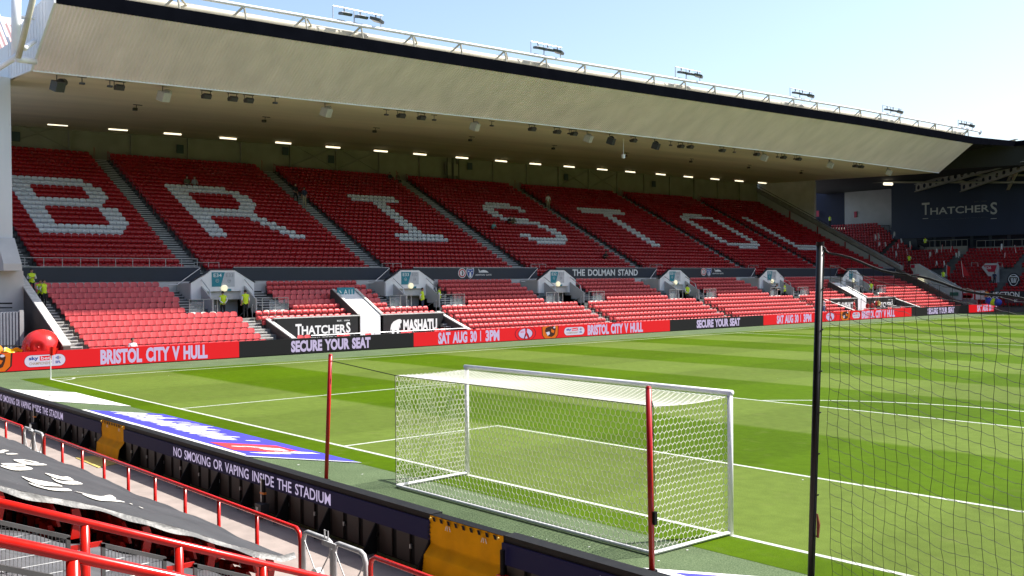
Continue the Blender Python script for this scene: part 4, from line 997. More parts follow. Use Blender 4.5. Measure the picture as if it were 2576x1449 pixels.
# ------------------------------------------------------------------ red rail along the walkway, grey gates in it
YRL, ZR = -7.42, 1.02
def redrail(x0, x1, n, lab, bend0, bend1):
    r = thing('red_barrier', lab, 'barrier', ((x0+x1)/2,YRL,-.05), 0, 'red barriers along the walkway')
    pts = []
    if bend0: pts += [(x0,YRL,-.05),(x0,YRL,ZR-.14),(x0+.03,YRL,ZR-.05),(x0+.12,YRL,ZR)]
    else: pts += [(x0,YRL,ZR)]
    if bend1: pts += [(x1-.12,YRL,ZR),(x1-.03,YRL,ZR-.05),(x1,YRL,ZR-.14),(x1,YRL,-.05)]
    else: pts += [(x1,YRL,ZR)]
    Loc(r).tube(pts, .032, 12).build('top_rail', RAILRED, None, True)
    for i in range(n):
        x = x0+(x1-x0)*(i+1)/(n+1) if n else 0
        Loc(r).tube([(x,YRL,-.05),(x,YRL,ZR-.02)], .030, 10).build('post', RAILRED, None, True)
redrail(-27.0, -11.75, 9, 'red barrier rail along the walkway at far left', False, True)
redrail(-10.05, 1.88, 8, 'long red barrier rail in front of the walkway between the two grey gates', True, True)
redrail(3.68, 11.5, 5, 'red barrier rail at bottom right of the near grey gate', True, False)
def gate(x0, x1, lab):
    r = thing('grey_gate', lab, 'gate', ((x0+x1)/2,YRL,-.05), 0, 'grey double gates'); xm = (x0+x1)/2
    for a, b_ in ((x0,xm-.03),(xm+.03,x1)):
        f = Loc(r).tube([(a,YRL,-.03),(a,YRL,ZR-.12),(a+.04,YRL,ZR-.03),(a+.12,YRL,ZR),(b_-.12,YRL,ZR),(b_-.04,YRL,ZR-.03),(b_,YRL,ZR-.12),(b_,YRL,-.03)], .034, 10).build('leaf_frame', GALVG, None, True)
        c = (a+b_)/2; zc = ZR-.58
        ring = MB().tube([(c-xm+.12*math.cos(t),-.02,zc+.05+.14*math.sin(t)) for t in [2*math.pi*i/16 for i in range(16)]], .014, 6, closed=True)
        q = Loc(r)
        for i in range(16):
            t0, t1 = 2*math.pi*i/16, 2*math.pi*(i+1)/16
            q.add([(c+.115*math.cos(t),YRL+d,zc+.14*math.sin(t)) for t in (t0,t1) for d in (-.05,.05)], [(0,1,3,2)])
        q.build('ring', GALVG, None, True)
        for sx, sz in ((-1,1),(1,1),(-1,-1),(1,-1)): Loc(r).tube([(c+sx*.09,YRL,zc+sz*.11),((a if sx < 0 else b_),YRL,(ZR-.1 if sz > 0 else .05))], .010, 6).build('brace_rod', GALVG)
    Loc(r).box(xm-.20, xm+.16, YRL-.06, YRL-.035, ZR-.07, ZR+.0).build('latch_plate', GALVG)
    Loc(r).tube([(xm-.17,YRL-.03,ZR+.02),(xm-.17,YRL-.03,ZR+.13),(xm-.08,YRL-.03,ZR+.13),(xm-.08,YRL-.03,ZR+.02)], .012, 6).build('latch_handle', GALVG)
GALVG = mat('pale_grey_gate_paint',(0.50,0.50,0.50),.4,.15,9.0)
gate(1.97, 3.57, 'near grey double gate with ring braces in the red barrier'); gate(-11.65, -10.14, 'farther grey double gate in the red barrier at left')

# ------------------------------------------------------------------ charcoal tarpaulin over the seats, seats below it
def tz(y): return 0.985+.417*max(0,-8.2-y)
tar = thing('tarpaulin', 'charcoal tarpaulin with white leaf shapes stretched over seats at lower left', 'tarpaulin', (-4,-9.5,tz(-9.5)))
rt = random.Random(5)
def wr(x, y): return .024*math.sin(x*1.3+y*2.1)+.014*math.sin(x*3.1-y*1.7)+.008*math.sin(x*6.3+y*5)
XE = 2.72
def tfn(u, v):
    x = -22+(XE+22)*u; y = -7.98-5.2*v; z = tz(y)+wr(x,y)*.8
    if v < .03: z -= .10
    return (x, y, z)
Loc(tar).grid(tfn, 120, 44).build('sheet', TARP, None, True)
def hem(u, v):
    y = -7.98-5.2*u; sc = .0+.022*math.sin(u*23)+.015*math.sin(u*61+1)
    return (XE+.015+.05*v+.02*math.sin(u*47), y, tz(y)+wr(XE,y)*.8-(.060+.6*sc)*v**.8)
Loc(tar).grid(hem, 90, 5).build('hem', TARP_HEM, None, True)
c8 = Q(0,1600,4.6)
def leaf(name, pts):
    q = Loc(tar); out = []
    for p in pts:
        d = ray(c8(*p)); t = 0.0
        # march to the tarpaulin's slope
        n = V(0,.417,1.0); P0 = V(0,-8.2,.985); t = np.dot(n, P0-CAM)/np.dot(n, d); P_ = CAM+d*t
        out.append((P_[0],P_[1],tz(P_[1])+wr(P_[0],P_[1])*.8+.016))
    for _ in range(2):                                    # round the outline
        nw = []
        for a_, b2_ in zip(out, out[1:]+out[:1]):
            a_, b2_ = V(*a_), V(*b2_); nw += [tuple(a_*.78+b2_*.22), tuple(a_*.22+b2_*.78)]
        out = nw
    q.poly(out); return q.build(name, PRINT)
LEAVES = [[(0,660),(180,672),(420,684),(455,705),(400,722),(200,712),(60,690)],[(20,700),(200,722),(360,734),(490,722),(595,768),(420,778),(240,770),(90,740),(0,712)],
 [(205,585),(400,610),(590,606),(700,652),(560,660),(400,648),(290,625)],[(270,625),(400,652),(560,665),(740,660),(832,695),(690,707),(520,698),(370,670)],
 [(345,872),(480,908),(640,940),(800,965),(950,972),(1112,1036),(960,1030),(800,1015),(650,985),(500,935)],[(470,940),(650,992),(800,1036),(960,1054),(1170,1060),(1265,1105),(1100,1112),(900,1085),(740,1045),(560,985)],
 [(750,832),(950,858),(1080,882),(1170,866),(1290,925),(1200,935),(1080,932),(950,905),(850,870)],[(870,885),(950,915),(1080,948),(1200,950),(1300,938),(1458,995),(1300,1000),(1120,980),(960,935)],
 [(1240,1100),(1400,1128),(1600,1165),(1760,1185),(1910,1180),(2030,1245),(1880,1250),(1700,1235),(1560,1200),(1400,1150)],[(1380,1160),(1560,1212),(1700,1250),(1880,1264),(2070,1262),(2190,1315),(1950,1320),(1720,1290),(1550,1240)],
 [(2222,1328),(2250,1330),(2298,1362),(2280,1368)],[(2385,1402),(2410,1405),(2480,1440),(2460,1444)],
 [(0,408),(60,402),(150,400),(150,425),(60,432),(80,455),(0,468)],[(100,465),(200,462),(315,470),(315,488),(200,486),(110,478)],[(0,478),(90,490),(180,510),(150,522),(60,505),(0,495)]]
for L_ in LEAVES: leaf('white_leaf_print', L_)
# terrace and end seats below the tarpaulin edge
nt_ = thing('end_terrace', 'stepped concrete terrace behind the goal under the tarpaulin and stairs', 'terrace', (0,-10,-.05))
for i in range(8):
    y = -7.95-.8*i; Loc(nt_).box(-24, 14, y, y-.8, -.1, max(.0,tz(y-.6)-.88)).build('terrace_step', CONC_DARK)
for i in range(6):
    for j in range(3):
        y = -8.55-.8*i; x = 2.36-j*.47
        t = seat_thing(x, y, tz(y)-.87, RAILRED, f'red seat under the tarpaulin edge, {ORD[j]} from the stairs, {ORD[i]} row up', 'red seats under the tarpaulin', math.pi/2)
    k = thing('seat_end_bracket', f'black bracket with red arm under the tarpaulin edge, {ORD[i]} row up', 'bracket', (2.66,-8.45-.8*i,.27+.334*i), 0, 'seat-end brackets')
    Loc(k).box(2.62,2.67,-8.50-.8*i,-8.40-.8*i,.27+.334*i,.70+.334*i).build('bracket', BLACK)
    yy = -8.32-.8*i; zc = .72+.334*i
    Loc(k).prism([(2.64,yy+.05,zc-.1),(2.64,yy+.09,zc+.10),(2.64,yy+.05,zc+.24),(2.64,yy-.03,zc+.24),(2.64,yy-.01,zc+.08),(2.64,yy-.05,zc-.1)], (.05,0,0)).build('arm', RAILRED)
ms_ = []
for i in range(6):
    for j in range(3, 26): ms_.append((2.36-j*.47, -8.55-.8*i, tz(-8.55-.8*i)-.87, math.pi/2))
seat_cloud('covered_seats', [(ms_, RAILRED)], 'red seats in shadow below the charcoal tarpaulin')
# grey sheet over the floor between the tarpaulin and the raking rails
gs = thing('floor_sheet', 'wrinkled grey sheeting covering the steps behind the red raking handrails', 'sheeting', (4.5,-10,.8))
def gfn(u, v): x = 3.0+7.0*u; y = -7.95-5.6*v; return (x, y, .46+.417*(-7.95-y)+.03*math.sin(x*5+y*2)+.02*math.sin(y*9+x))
Loc(gs).grid(gfn, 40, 50).build('sheet', SHEETGREY, None, True)

# ------------------------------------------------------------------ raking red handrails with mesh panels
RK = -.4075
def rake(xc, y_ref, z_ref, posts, pipe_r, lab, panels):
    zz_ = lambda y: z_ref+RK*(y-y_ref)
    r = thing('raking_handrail', lab, 'handrail', (xc,y_ref,zz_(y_ref)-1.1), 0, 'raking red handrails')
    Loc(r).tube([(xc,y_ref-3.0,zz_(y_ref-3.0)),(xc,posts[-1]+.5,zz_(posts[-1]+.5)),(xc,posts[-1]+.6,zz_(posts[-1]+.6)-.06),(xc,posts[-1]+.62,zz_(posts[-1]+.62)-.25)], pipe_r, 16).build('top_rail', RAILRED, None, True)
    for y in posts:
        Loc(r).tube([(xc,y,zz_(y)-1.15),(xc,y,zz_(y)-.02)], pipe_r*1.1, 14).build('post', RAILRED, None, True)
        for s in (-1,1): Loc(r).box(xc-.012,xc+.012,y+s*.04,y+s*.13,zz_(y)-.21,zz_(y)-.17).build('clip', RAILRED)
    for ya, yb_ in panels:
        f = Loc(r).prism([(xc,ya,zz_(ya)-.13),(xc,yb_,zz_(yb_)-.13),(xc,yb_,zz_(yb_)-.165),(xc,ya,zz_(ya)-.165)], (.03,0,0)).build('panel_frame', GALV_D)
        Loc(r).box(xc,xc+.03,yb_-.03,yb_,zz_(yb_)-.95,zz_(yb_)-.14).build('panel_frame', GALV_D); Loc(r).box(xc,xc+.03,ya,ya+.03,zz_(ya)-.95,zz_(ya)-.14).build('panel_frame', GALV_D)
        q = Loc(r); y = ya+.03
        while y < yb_-.02: q.tube([(xc+.01,y,zz_(y)-.95),(xc+.01,y,zz_(y)-.14)], .0026, 4, cap=False); y += .028
        z = zz_(yb_)-.95+.05
        while z < zz_(ya)-.15:
            ye = min(yb_, y_ref+(z+.15-z_ref)/RK); ys0 = max(ya, y_ref+(z+.95-z_ref)/RK)
            if ye > ys0: q.tube([(xc+.016,ys0,z),(xc+.016,ye,z)], .0026, 4, cap=False)
            z += .083
        q.build('wire_mesh', GALV)['kind'] = 'stuff'
GALV_D = mat('dark_galvanised_frame',(0.10,0.10,0.10),.5,.2,6.0)
a = onX(T(7,640,1085), 6.2); dz = .0
posts = [onX(T(7,u,v), 6.2)[1] for u,v in ((640,1060),(1350,1215),(1985,1345))]
posts = [posts[0]-.85]+posts+[posts[2]+.75]
p0 = onX(T(7,640,1045), 6.2)
rake(6.2, p0[1], p0[2], posts, .034, 'red raking handrail farther from us with grey wire mesh panels', [(posts[i]+.12,posts[i+1]-.12) for i in range(4)]+[(posts[0]-1.3,posts[0]-.12)])
p1 = onX(T(7,550,1300), 8.3)
rake(8.3, p1[1], p1[2], [p1[1]-1.0,p1[1],p1[1]+.85,p1[1]+1.7], .037, 'nearest red raking handrail across the bottom-left corner', [(p1[1]-1.6,p1[1]-.12)])

# ------------------------------------------------------------------ black pole and hanging net on the right
YN = -4.75
pt, pb = onY((2063,612), YN), onY((2040,1449), YN)
r = thing('net_pole', 'tall black pole carrying a black ball-stop net at right', 'pole', (pb[0],YN,0))
xb = pb[0]-(pt[0]-pb[0])/(pt[2]-pb[2])*pb[2]
Loc(r).tube([(xb,YN,0),(pt[0],YN,pt[2])], .037, 16).build('pole', BLACKPOLE, None, True)
q = Loc(r); q.tube([(pt[0],YN,pt[2]-.03),(pt[0],YN,pt[2]+.015)], .043, 16); q.build('cap', BLACKPOLE)
q = Loc(r); q.tube([(pt[0]+.035,YN,pt[2]-.04),(pt[0]+.065,YN,pt[2]-.06),(pt[0]+.04,YN,pt[2]-.12)], .010, 6)
for i in range(9): z = pt[2]-.5-.45*i; x = xb+(pt[0]-xb)*z/pt[2]; q.tube([(x+.03,YN,z),(x+.07,YN,z+.02)], .008, 5)
q.build('cleat', BLACKPOLE)['kind'] = 'stuff'
zc = onY(T(9,1000,1080), YN); q = Loc(r); q.tube([(zc[0]+.045,YN-.03,zc[2]+.16),(zc[0]+.06,YN-.03,zc[2]+.05),(zc[0]+.05,YN-.03,zc[2]-.10)], [.008,.02,.014], 6); q.build('rope_hook', mat('rusty_hook',(0.22,0.06,0.03),.7,.3,20.0))
q = Loc(r); q.tube([(pt[0]+.06,YN-.02,pt[2]-.05),(xb+.07,YN-.02,.6)], .007, 5); q.build('halyard', NETBLACK)
net = thing('ball_stop_net', 'black square-mesh ball-stop net hanging right of the black pole', 'net', (11,YN,0))
sg = []; ze = onY((2576,757), YN)
def topz(x): t = (x-pt[0])/(ze[0]-pt[0]); return pt[2]-.08+(ze[2]-pt[2]+.08)*(1.25*t-.25*t*t) if t < 1.6 else ze[2]-.25
MS = .125; nx, nz_ = 42, 40; rn = random.Random(9); J = {}
def npnt(i, j):
    if (i,j) not in J:
        x = pt[0]+.10+MS*i; sag = topz(x)
        z = sag-MS*j*.98
        J[i,j] = V(x+.009*math.sin(j*.7+i*.4)+rn.uniform(-.008,.008), YN+.03*math.sin(i*.5+j*.3)+rn.uniform(-.006,.006), max(.02, z+.012*math.sin(i*1.1)-.02*math.sin(.35*j)+rn.uniform(-.006,.006)))
    return J[i,j]
for i in range(nx):
    for j in range(nz_):
        a, b_, c2 = npnt(i,j), npnt(i+1,j), npnt(i,j+1)
        if a[2] > .03:
            mid = (a+b_)/2-V(0,0,.008); sg += [(a,mid),(mid,b_),(a,c2)]
b = cords(sg, .0030); b.v = [(x-11,y-YN,z) for x,y,z in b.v]; b.build('net_cord', NETBLACK, net)['kind'] = 'stuff'
tp = [(pt[0]+.04,YN,pt[2]-.06)]+[(pt[0]+.1+MS*i,YN+.01*math.sin(i),topz(pt[0]+.1+MS*i)+.02*math.sin(i*.9)) for i in range(nx+1)]
Loc(net).tube(tp, .013, 6).build('head_rope', NETBLACK)

# ------------------------------------------------------------------ things at the far left corner
r = thing('inflatable_ball', 'big glossy red inflatable ball behind the board at far left', 'inflatable', (-42.0,1.6,.05))
def ballf(u, v):
    a = 2*math.pi*u; b_ = math.pi*v; R = 1.0
    x, y, z = math.sin(b_)*math.cos(a), math.sin(b_)*math.sin(a), -math.cos(b_)
    d = V(.86,-.42,.1); d /= np.linalg.norm(d); k = max(0, np.dot(V(x,y,z), d)); dent = .10*max(0,(k-.95)/.05)
    rr = 1-dent
    return (-42.0+.96*x*rr, 1.58+.98*y*rr, 1.06+.98*z*rr)
Loc(r).grid(ballf, 48, 32).build('skin', BALLOON, None, True)
Loc(r).ball((-41.15,1.18,1.14), (.05,.05,.05), 10, 8).build('valve', BALLOON)
r = thing('inflatable_figure', 'orange and red inflatable peeking in at the far left edge behind the board', 'inflatable', (-41.6,-.85,.1))
Loc(r).ball((-41.7,-1.0,1.05), (.5,.62,.42), 24, 16).build('orange_body', ORANGE_INF, None, True); Loc(r).ball((-42.1,-1.1,1.45), (.5,.62,.5), 24, 16).build('red_top', BALLOON, None, True)
q = Loc(r); q.grid(lambda u, v: (-41.35+.1*math.sin(5*u+3*v), -.45+.85*u+.05*math.sin(9*v), 1.0+.28*(v-.5)*(1-.3*u)+.05*math.sin(11*u)+.04*math.sin(7*v)), 14, 8).build('yellow_streamer', YELLOW_INF, None, True)
r = thing('corrugated_hut', 'grey corrugated metal hut wall at the far left edge below the white column', 'hut', (-46,-.2,0))
q = Loc(r)
for i in range(34):
    y = -4.0+i*.16
    q.box(-45.0,-45.10,y,y+.10,-.1,2.92)
q.build('corrugation', mat('grey_rib',(0.23,0.25,0.29),.5,.1)); Loc(r).box(-45.08,-47.5,-4.0,1.55,-.1,2.9).build('wall', CORR_GREY); Loc(r).box(-44.96,-45.1,1.30,1.5,-.1,3.0).build('corner_trim', GREYWALL)
r = thing('wheeled_bin_trolley', 'dark trolley with black bar beside the hut at far left', 'trolley', (-43.4,.35,0))
Loc(r).tube([(-43.4,-.25,1.05),(-43.4,-.2,1.18),(-43.4,.9,1.14),(-43.4,.95,.9)], .04, 8).build('bar', BLACK); Loc(r).box(-43.0,-43.9,-.3,1.0,.5,.98).build('box', mat('dark_crate',(0.02,0.022,0.022),.5,.1)); Loc(r).ball((-43.0,-.1,.98), .09, 10, 8).build('knob', mat('blue_grey_knob',(.1,.15,.2),.4,0))
q = Loc(r)
for s in (-.2,.9): q.tube([(-43.1,s,.12),(-43.05,s,.12)], .12, 14).tube([(-43.8,s,.12),(-43.75,s,.12)], .12, 14)
q.build('wheel', BLACK); Loc(r).box(-43.0,-43.9,-.25,.95,.2,.5).build('chassis', BLACK)
r = thing('end_building', 'pale end building behind the white column at far left', 'building', (-52,-3,0))
Loc(r).box(-49.5,-60,-14,.8,-.1,9).build('wall', mat('pale_lilac_render',(0.44,0.44,0.46),.7,.1,.6)); Loc(r).box(-49.4,-49.55,-2.6,-.9,1.2,4.0).build('door', mat('blue_grey_door',(0.13,0.16,0.20),.5,.1)); Loc(r).box(-49.35,-60,-14,.9,9,9.25).build('coping', WHITE_CLAD)
Loc(r).tube([(-49.3,.3,0),(-49.3,.3,6.2)], .06, 8).build('downpipe', GREYWALL)
q = Loc(r); q.tube([(-47.2,1.5,3.35),(-47.2,-1.5,3.4)], .05, 6).tube([(-47.2,1.5,3.1),(-47.2,-1.5,3.15)], .04, 6).tube([(-47.3,.8,3.5),(-47.2,.2,3.5)], .04, 6); q.build('cable_tray', BLACK)
# pink corrugated roof seen behind
r = thing('pink_roofed_building', 'white building with faded pink corrugated roof at top left behind the pipes', 'building', (-95,10,0))
A = [onX(T(1,*p), -95) for p in [(-40,20),(230,45),(300,62),(330,300),(-40,240)]]
zr = A[0][2]; y0_, y1_ = A[0][1]-6, A[1][1]+6
Loc(r).box(-95,-112,y0_,y1_,0,zr-6.5).build('wall', WHITE_CLAD)
q = Loc(r)
for i in range(int((y1_-y0_)/.5)):
    y = y0_+i*.5; q.prism([(-94.6,y,zr-6.4),(-94.6,y+.16,zr-6.2),(-94.6,y+.32,zr-6.2),(-94.6,y+.48,zr-6.4)], (-7.0,0,6.2))
q.build('roof', PINKROOF); Loc(r).box(-101.2,-102.6,y0_,y1_,zr-.5,zr+.25).build('ridge', WHITE)

# ------------------------------------------------------------------ floodlights on the roof
def floodlight(i, y0, y1, zrail):
    r = thing('floodlight_cluster', f'{ORD[i]} floodlight cluster from the left on the roof edge, three lamps on a frame', 'floodlight', (-41.2,(y0+y1)/2,zrail-.9), 0, 'floodlight clusters on the roof')
    w = y1-y0; X = -41.2; base = zz((y0+y1)/2)+1.0
    q = Loc(r); q.tube([(X,y0,zrail),(X,y1,zrail-.02)], .035, 6).build('top_rail', STEEL)
    for t in (0,.42,.97): Loc(r).tube([(X,y0+w*t,base-.05),(X,y0+w*t,zrail)], .04, 6).build('post', STEEL)
    for t in (.05,.30,.55): Loc(r).box(X-.16,X+.16,y0+w*t,y0+w*(t+.16),base-.02,base+.16).build('ballast_box', WHITE_DIRTY)
    for k, t in enumerate((.22,.54,.86)):
        y = y0+w*t; z = zrail-.42
        h = Loc(r); ax = V(.30,0,-.07) if k < 2 else V(.22,.25,-.09); ay = V(0,.34,0) if k < 2 else V(-.16,.27,-.03); az = V(.04,0,.075)
        h.obox((X+.15,y,z), ax, ay, az).build('lamp_head', LAMPGREY)
        Loc(r).obox(np.array((X+.15,y,z))-az*1.15, ax*.86, ay*.9, az*.12).build('lens', LAMPGLASS)
        Loc(r).box(X-.05,X+.22,y-.31,y+.31,z+.08,z+.12).build('lamp_hood', WHITE)
        Loc(r).tube([(X,y,zrail),(X+.05,y,z+.12)], .05, 6).build('clamp', LAMPGREY)
FL = [(19.0,22.74,21.95),(35.92,39.05,22.20),(52.5,55.9,22.50),(69.53,73.4,22.72),(86.9,90.9,22.92),(104.36,108.2,23.02)]
for i, f_ in enumerate(FL): floodlight(i, *f_)

# ------------------------------------------------------------------ loudspeakers, lamps and tubes under the roof
def soffz(x, y): return zb(y)+.65*(XB-x)/(71.6-44.5)
def onsoff(px, drop=.0):
    d = ray(px); lo, hi = 40, 200
    for _ in range(50):
        mid = (lo+hi)/2; p = CAM+d*mid
        if p[0] < -71 or p[2]+drop > soffz(p[0],p[1]): hi = mid
        else: lo = mid
    return CAM+d*lo
BIG = [T(1,1300,690),T(1,2490,825),T(2,1020,940),T(2,1890,1030),T(2,2055,1050),T(2,2420,1085),T(3,650,1178),T(3,1190,1232),T(3,1640,1288),T(1,515,598)]
SPOT = [T(1,950,640),T(1,1600,712),T(1,1790,735),T(1,1940,740),T(2,470,868),T(2,615,885),T(2,1470,968),T(2,1640,992),T(2,1775,1005),T(2,2235,1055),T(2,2560,1103),T(3,75,1105),T(3,340,1130),T(3,565,1163),T(3,775,1185),T(3,925,1195),T(3,1325,1250),T(3,1370,1255),T(3,1415,1252)]
SMALL = [T(1,665,590),T(1,850,622),T(1,2085,755),T(2,340,848),T(2,700,888),T(2,1135,932),T(2,1720,992),T(2,2485,1082),T(3,390,1135),T(3,715,1172),T(3,845,1188),T(3,1110,1220)]
MIDL = [T(1,1040,812),T(1,2010,902),T(2,265,982),T(2,985,1048),T(2,1610,1112),T(2,2155,1168),T(3,70,1212),T(3,505,1258),T(3,900,1298)]
rk = random.Random(2)
def rank(lst): return {id(p): i for i, p in enumerate(sorted(lst, key=lambda p: p[0]))}
rb_, rs_, rm_, rd_ = rank(BIG), rank(SPOT), rank(SMALL), rank(MIDL)
for px in BIG:
    p = onsoff(px, .5); x, y = min(p[0],-45.2), p[1]; z = soffz(x,y)
    dark = px in (T(2,2055,1050), T(2,2420,1085), T(1,515,598))
    r = thing('loudspeaker', f'{"dark" if dark else "pale"} horn loudspeaker, {ORD[rb_[id(px)]]} big one from the left below the roof edge', 'loudspeaker', (x,y,z), 0, 'loudspeakers under the roof')
    Loc(r).tube([(x,y,z),(x,y,z-.35)], .03, 6).build('bracket', SPEAKER_DARK)
    Loc(r).obox((x+.15,y,z-.65), (.24,.10,-.10), (-.08,.26,.02), (.10,.03,.26)).build('horn_box', SPEAKER_DARK if dark else SPEAKER_PALE)
    Loc(r).tube([(x-.02,y+.22,z-.42),(x-.25,y+.50,z-.30)], [.26,.20], 14).build('driver', SPEAKER_DARK if dark else SPEAKER_PALE)
for px in SPOT:
    p = onsoff(px, .35); x, y = min(p[0],-45.1), p[1]; z = soffz(x,y)
    r = thing('spotlight', f'small dark spotlight, {ORD[rs_[id(px)]]} from the left hanging below the roof edge', 'spotlight', (x,y,z), 0, 'spotlights under the roof')
    q = Loc(r); q.box(x-.03,x+.03,y-.38,y+.38,z-.04,z).tube([(x,y-.28,z),(x,y-.28,z-.36)], .022, 5).tube([(x,y+.28,z),(x,y+.28,z-.36)], .022, 5); q.build('yoke', SPEAKER_DARK)
    a = rk.uniform(-.5,.5); Loc(r).prism([(x-.25,y-.24,z-.30),(x+.22,y-.24,z-.22),(x+.34,y-.24,z-.36),(x+.15,y-.24,z-.56),(x-.2,y-.24,z-.50)], (0,.48,0)).build('lamp_head', SPEAKER_DARK)
for px in SMALL:
    p = onsoff(px, .2); x, y = min(p[0],-45.0), p[1]; z = soffz(x,y)
    r = thing('ceiling_bracket', f'small T-shaped bracket, {ORD[rm_[id(px)]]} from the left below the roof edge', 'bracket', (x,y,z), 0, 'small brackets under the roof')
    q = Loc(r); q.box(x-.05,x+.05,y-.25,y+.25,z-.03,z).tube([(x,y,z),(x,y,z-.32)], .025, 5).build('stem', SPEAKER_DARK); Loc(r).box(x-.1,x+.1,y-.14,y+.14,z-.42,z-.32).build('head', SPEAKER_DARK)
for px in MIDL:
    p = onsoff(px, .2); x, y = p[0], p[1]; z = soffz(x,y)
    r = thing('soffit_lamp', f'tiny lamp in the middle of the soffit, {ORD[rd_[id(px)]]} from the left', 'lamp', (x,y,z), 0, 'tiny soffit lamps')
    Loc(r).box(x-.05,x+.05,y-.3,y+.3,z-.04,z).tube([(x,y-.1,z),(x,y-.1,z-.25)], .025, 5).build('arm', SPEAKER_DARK); Loc(r).box(x-.12,x+.12,y-.32,y-.05,z-.42,z-.24).build('head', SPEAKER_DARK)
# hanging white hook lamp
p = onsoff(T(2,2128,1045), .1); r = thing('hanging_hoist', 'white hoist cable with hook hanging below the roof edge', 'hoist', tuple(p))
Loc(r).tube([p, p-V(0,0,1.4)], .025, 6).build('cable', WHITE); Loc(r).box(p[0]-.1,p[0]+.1,p[1]-.12,p[1]+.12,p[2]-1.75,p[2]-1.4).build('block', WHITE)
TUB = [(T(1,360,937),T(1,510,947)),(T(1,820,973),T(1,962,983)),(T(1,1238,1006),T(1,1367,1015)),(T(1,1660,1040),T(1,1783,1050)),(T(1,2080,1075),T(1,2195,1084)),(T(1,2460,1108),T(1,2566,1116)),
 (T(2,247,1137),T(2,348,1145)),(T(2,545,1161),T(2,640,1169)),(T(2,865,1188),T(2,955,1195)),(T(2,1163,1212),T(2,1248,1220)),(T(2,1423,1235),T(2,1505,1241)),(T(2,1680,1255),T(2,1758,1262)),(T(2,1932,1276),T(2,2006,1283)),(T(2,2145,1294),T(2,2216,1301)),(T(2,2376,1313),T(2,2444,1320)),(T(3,10,1332),T(3,75,1338)),(T(3,212,1349),T(3,274,1355)),(T(3,396,1364),T(3,456,1369)),(T(3,571,1378),T(3,630,1384))]
for i, (a, b_) in enumerate(TUB):
    A, B = onX(a,-68.6), onX(b_,-68.6)
    r = thing('strip_light', f'lit strip light, {ORD[i]} from the left along the back of the stand', 'strip light', tuple((A+B)/2), 0, 'lit strip lights along the back of the stand')
    Loc(r).tube([A,B], .07, 8).build('tube', TUBE); zc = max(A[2],B[2])
    Loc(r).box(-68.72,-68.48,A[1],B[1],zc+.07,zc+.12).build('housing', CEIL)
    top = soffz(-68.6,(A[1]+B[1])/2)
    Loc(r).box(-68.63,-68.57,(A[1]+B[1])/2-.05,(A[1]+B[1])/2+.05,zc+.12,max(zc+.14,top+.02)).build('hanger', CEIL)

# ------------------------------------------------------------------ corner and end stand on the right
south = thing('end_stand', 'dark end stand at right with red seats and navy THATCHERS wall', 'grandstand', (-50,118,0))
SY0, ST, SR = 112.6, .82, .432
def sY(i): return SY0+ST*i
def sF(i): return .55+SR*i
ss = []
for i in range(28):
    xr = -30.0 if i < 17 else -58.2-.95*(i-17)
    Loc(south).box(-78, xr, sY(i)-.5, sY(i)+.35, -.1, sF(i)).build('terrace_step', CONC_DARK)
    x = -76.5
    while x < xr-.5:
        gang = any(abs(x-g) < .6 for g in (-62.5,-50.6,-41.5))
        pod = any(abs(x-g) < 1.6 for g in (-50.9,-41.6)) and 6 <= i <= 10
        # left limit follows the raking end wall
        if not gang and not pod: ss.append((x, sY(i), sF(i), -math.pi/2))
        x += .49
seat_cloud('end_stand_seats', [(ss, RED_UP)], 'rows of red seats in the end stand at right')
# walls at the back: dark opening, pale panel, navy wall with sign
YW = 138.0
def wallrect(nm, pxa, pxb, mt, y=YW, th=.3):
    A, B = onY(pxa, y), onY(pxb, y); return Loc(south).box(A[0],B[0],y,y+th,min(A[2],B[2]),max(A[2],B[2])).build(nm, mt)
wallrect('dark_recess', f6(-40,380), f6(352,960), mat('recess_shade_blue',(0.008,0.011,0.035),.7,.2), 138.6)  # flat dark panel, the shade of the opening put into its colour
wallrect('pale_wall', f6(352,395), f6(940,1000), GREYWALL)
wallrect('navy_wall', f6(935,300), f6(3300,1020), NAVYWALL, 129.0)
wallrect('navy_return', f6(930,300), f6(990,1010), NAVYWALL, 129.6, 9)
for px in (f6(488,805), f6(22,795)):
    p = onY(px, 137.9); Loc(south).box(p[0]-.24,p[0]+.24,137.85,137.95,p[2]-.5,p[2]+.5).build('banner_sign', MAROONSIGN)
def wtext(body, pa, pb, mt=SIGNWHITE_F, bold=.015, y=128.97):
    A, B = onY(pa,y), onY(pb,y); lettering('lettering', body, (A[0],y,A[2]), (B[0]-A[0],0,0), (0,0,B[2]-A[2]), mt, south, bold)
wtext('T', f6(1308,812), f6(1402,657)); wtext('HATCHER', f6(1412,810), f6(2140,680)); wtext('S', f6(2155,805), f6(2238,650))
wtext('THE FAMILY CIDER MAKERS', f6(1415,872), f6(2125,835)); wtext('EST. 1904', f6(1955,655), f6(2105,632), mat('dim_lettering',(.12,.12,.12),.5,0))
for a, b_ in ((1318,1385),(2158,2232)):
    A, B = onY(f6(a,856),128.97), onY(f6(b_,850),128.97); Loc(south).box(A[0],B[0],128.95,128.99,A[2]-.05,A[2]+.03).build('dash', SIGNWHITE_F)
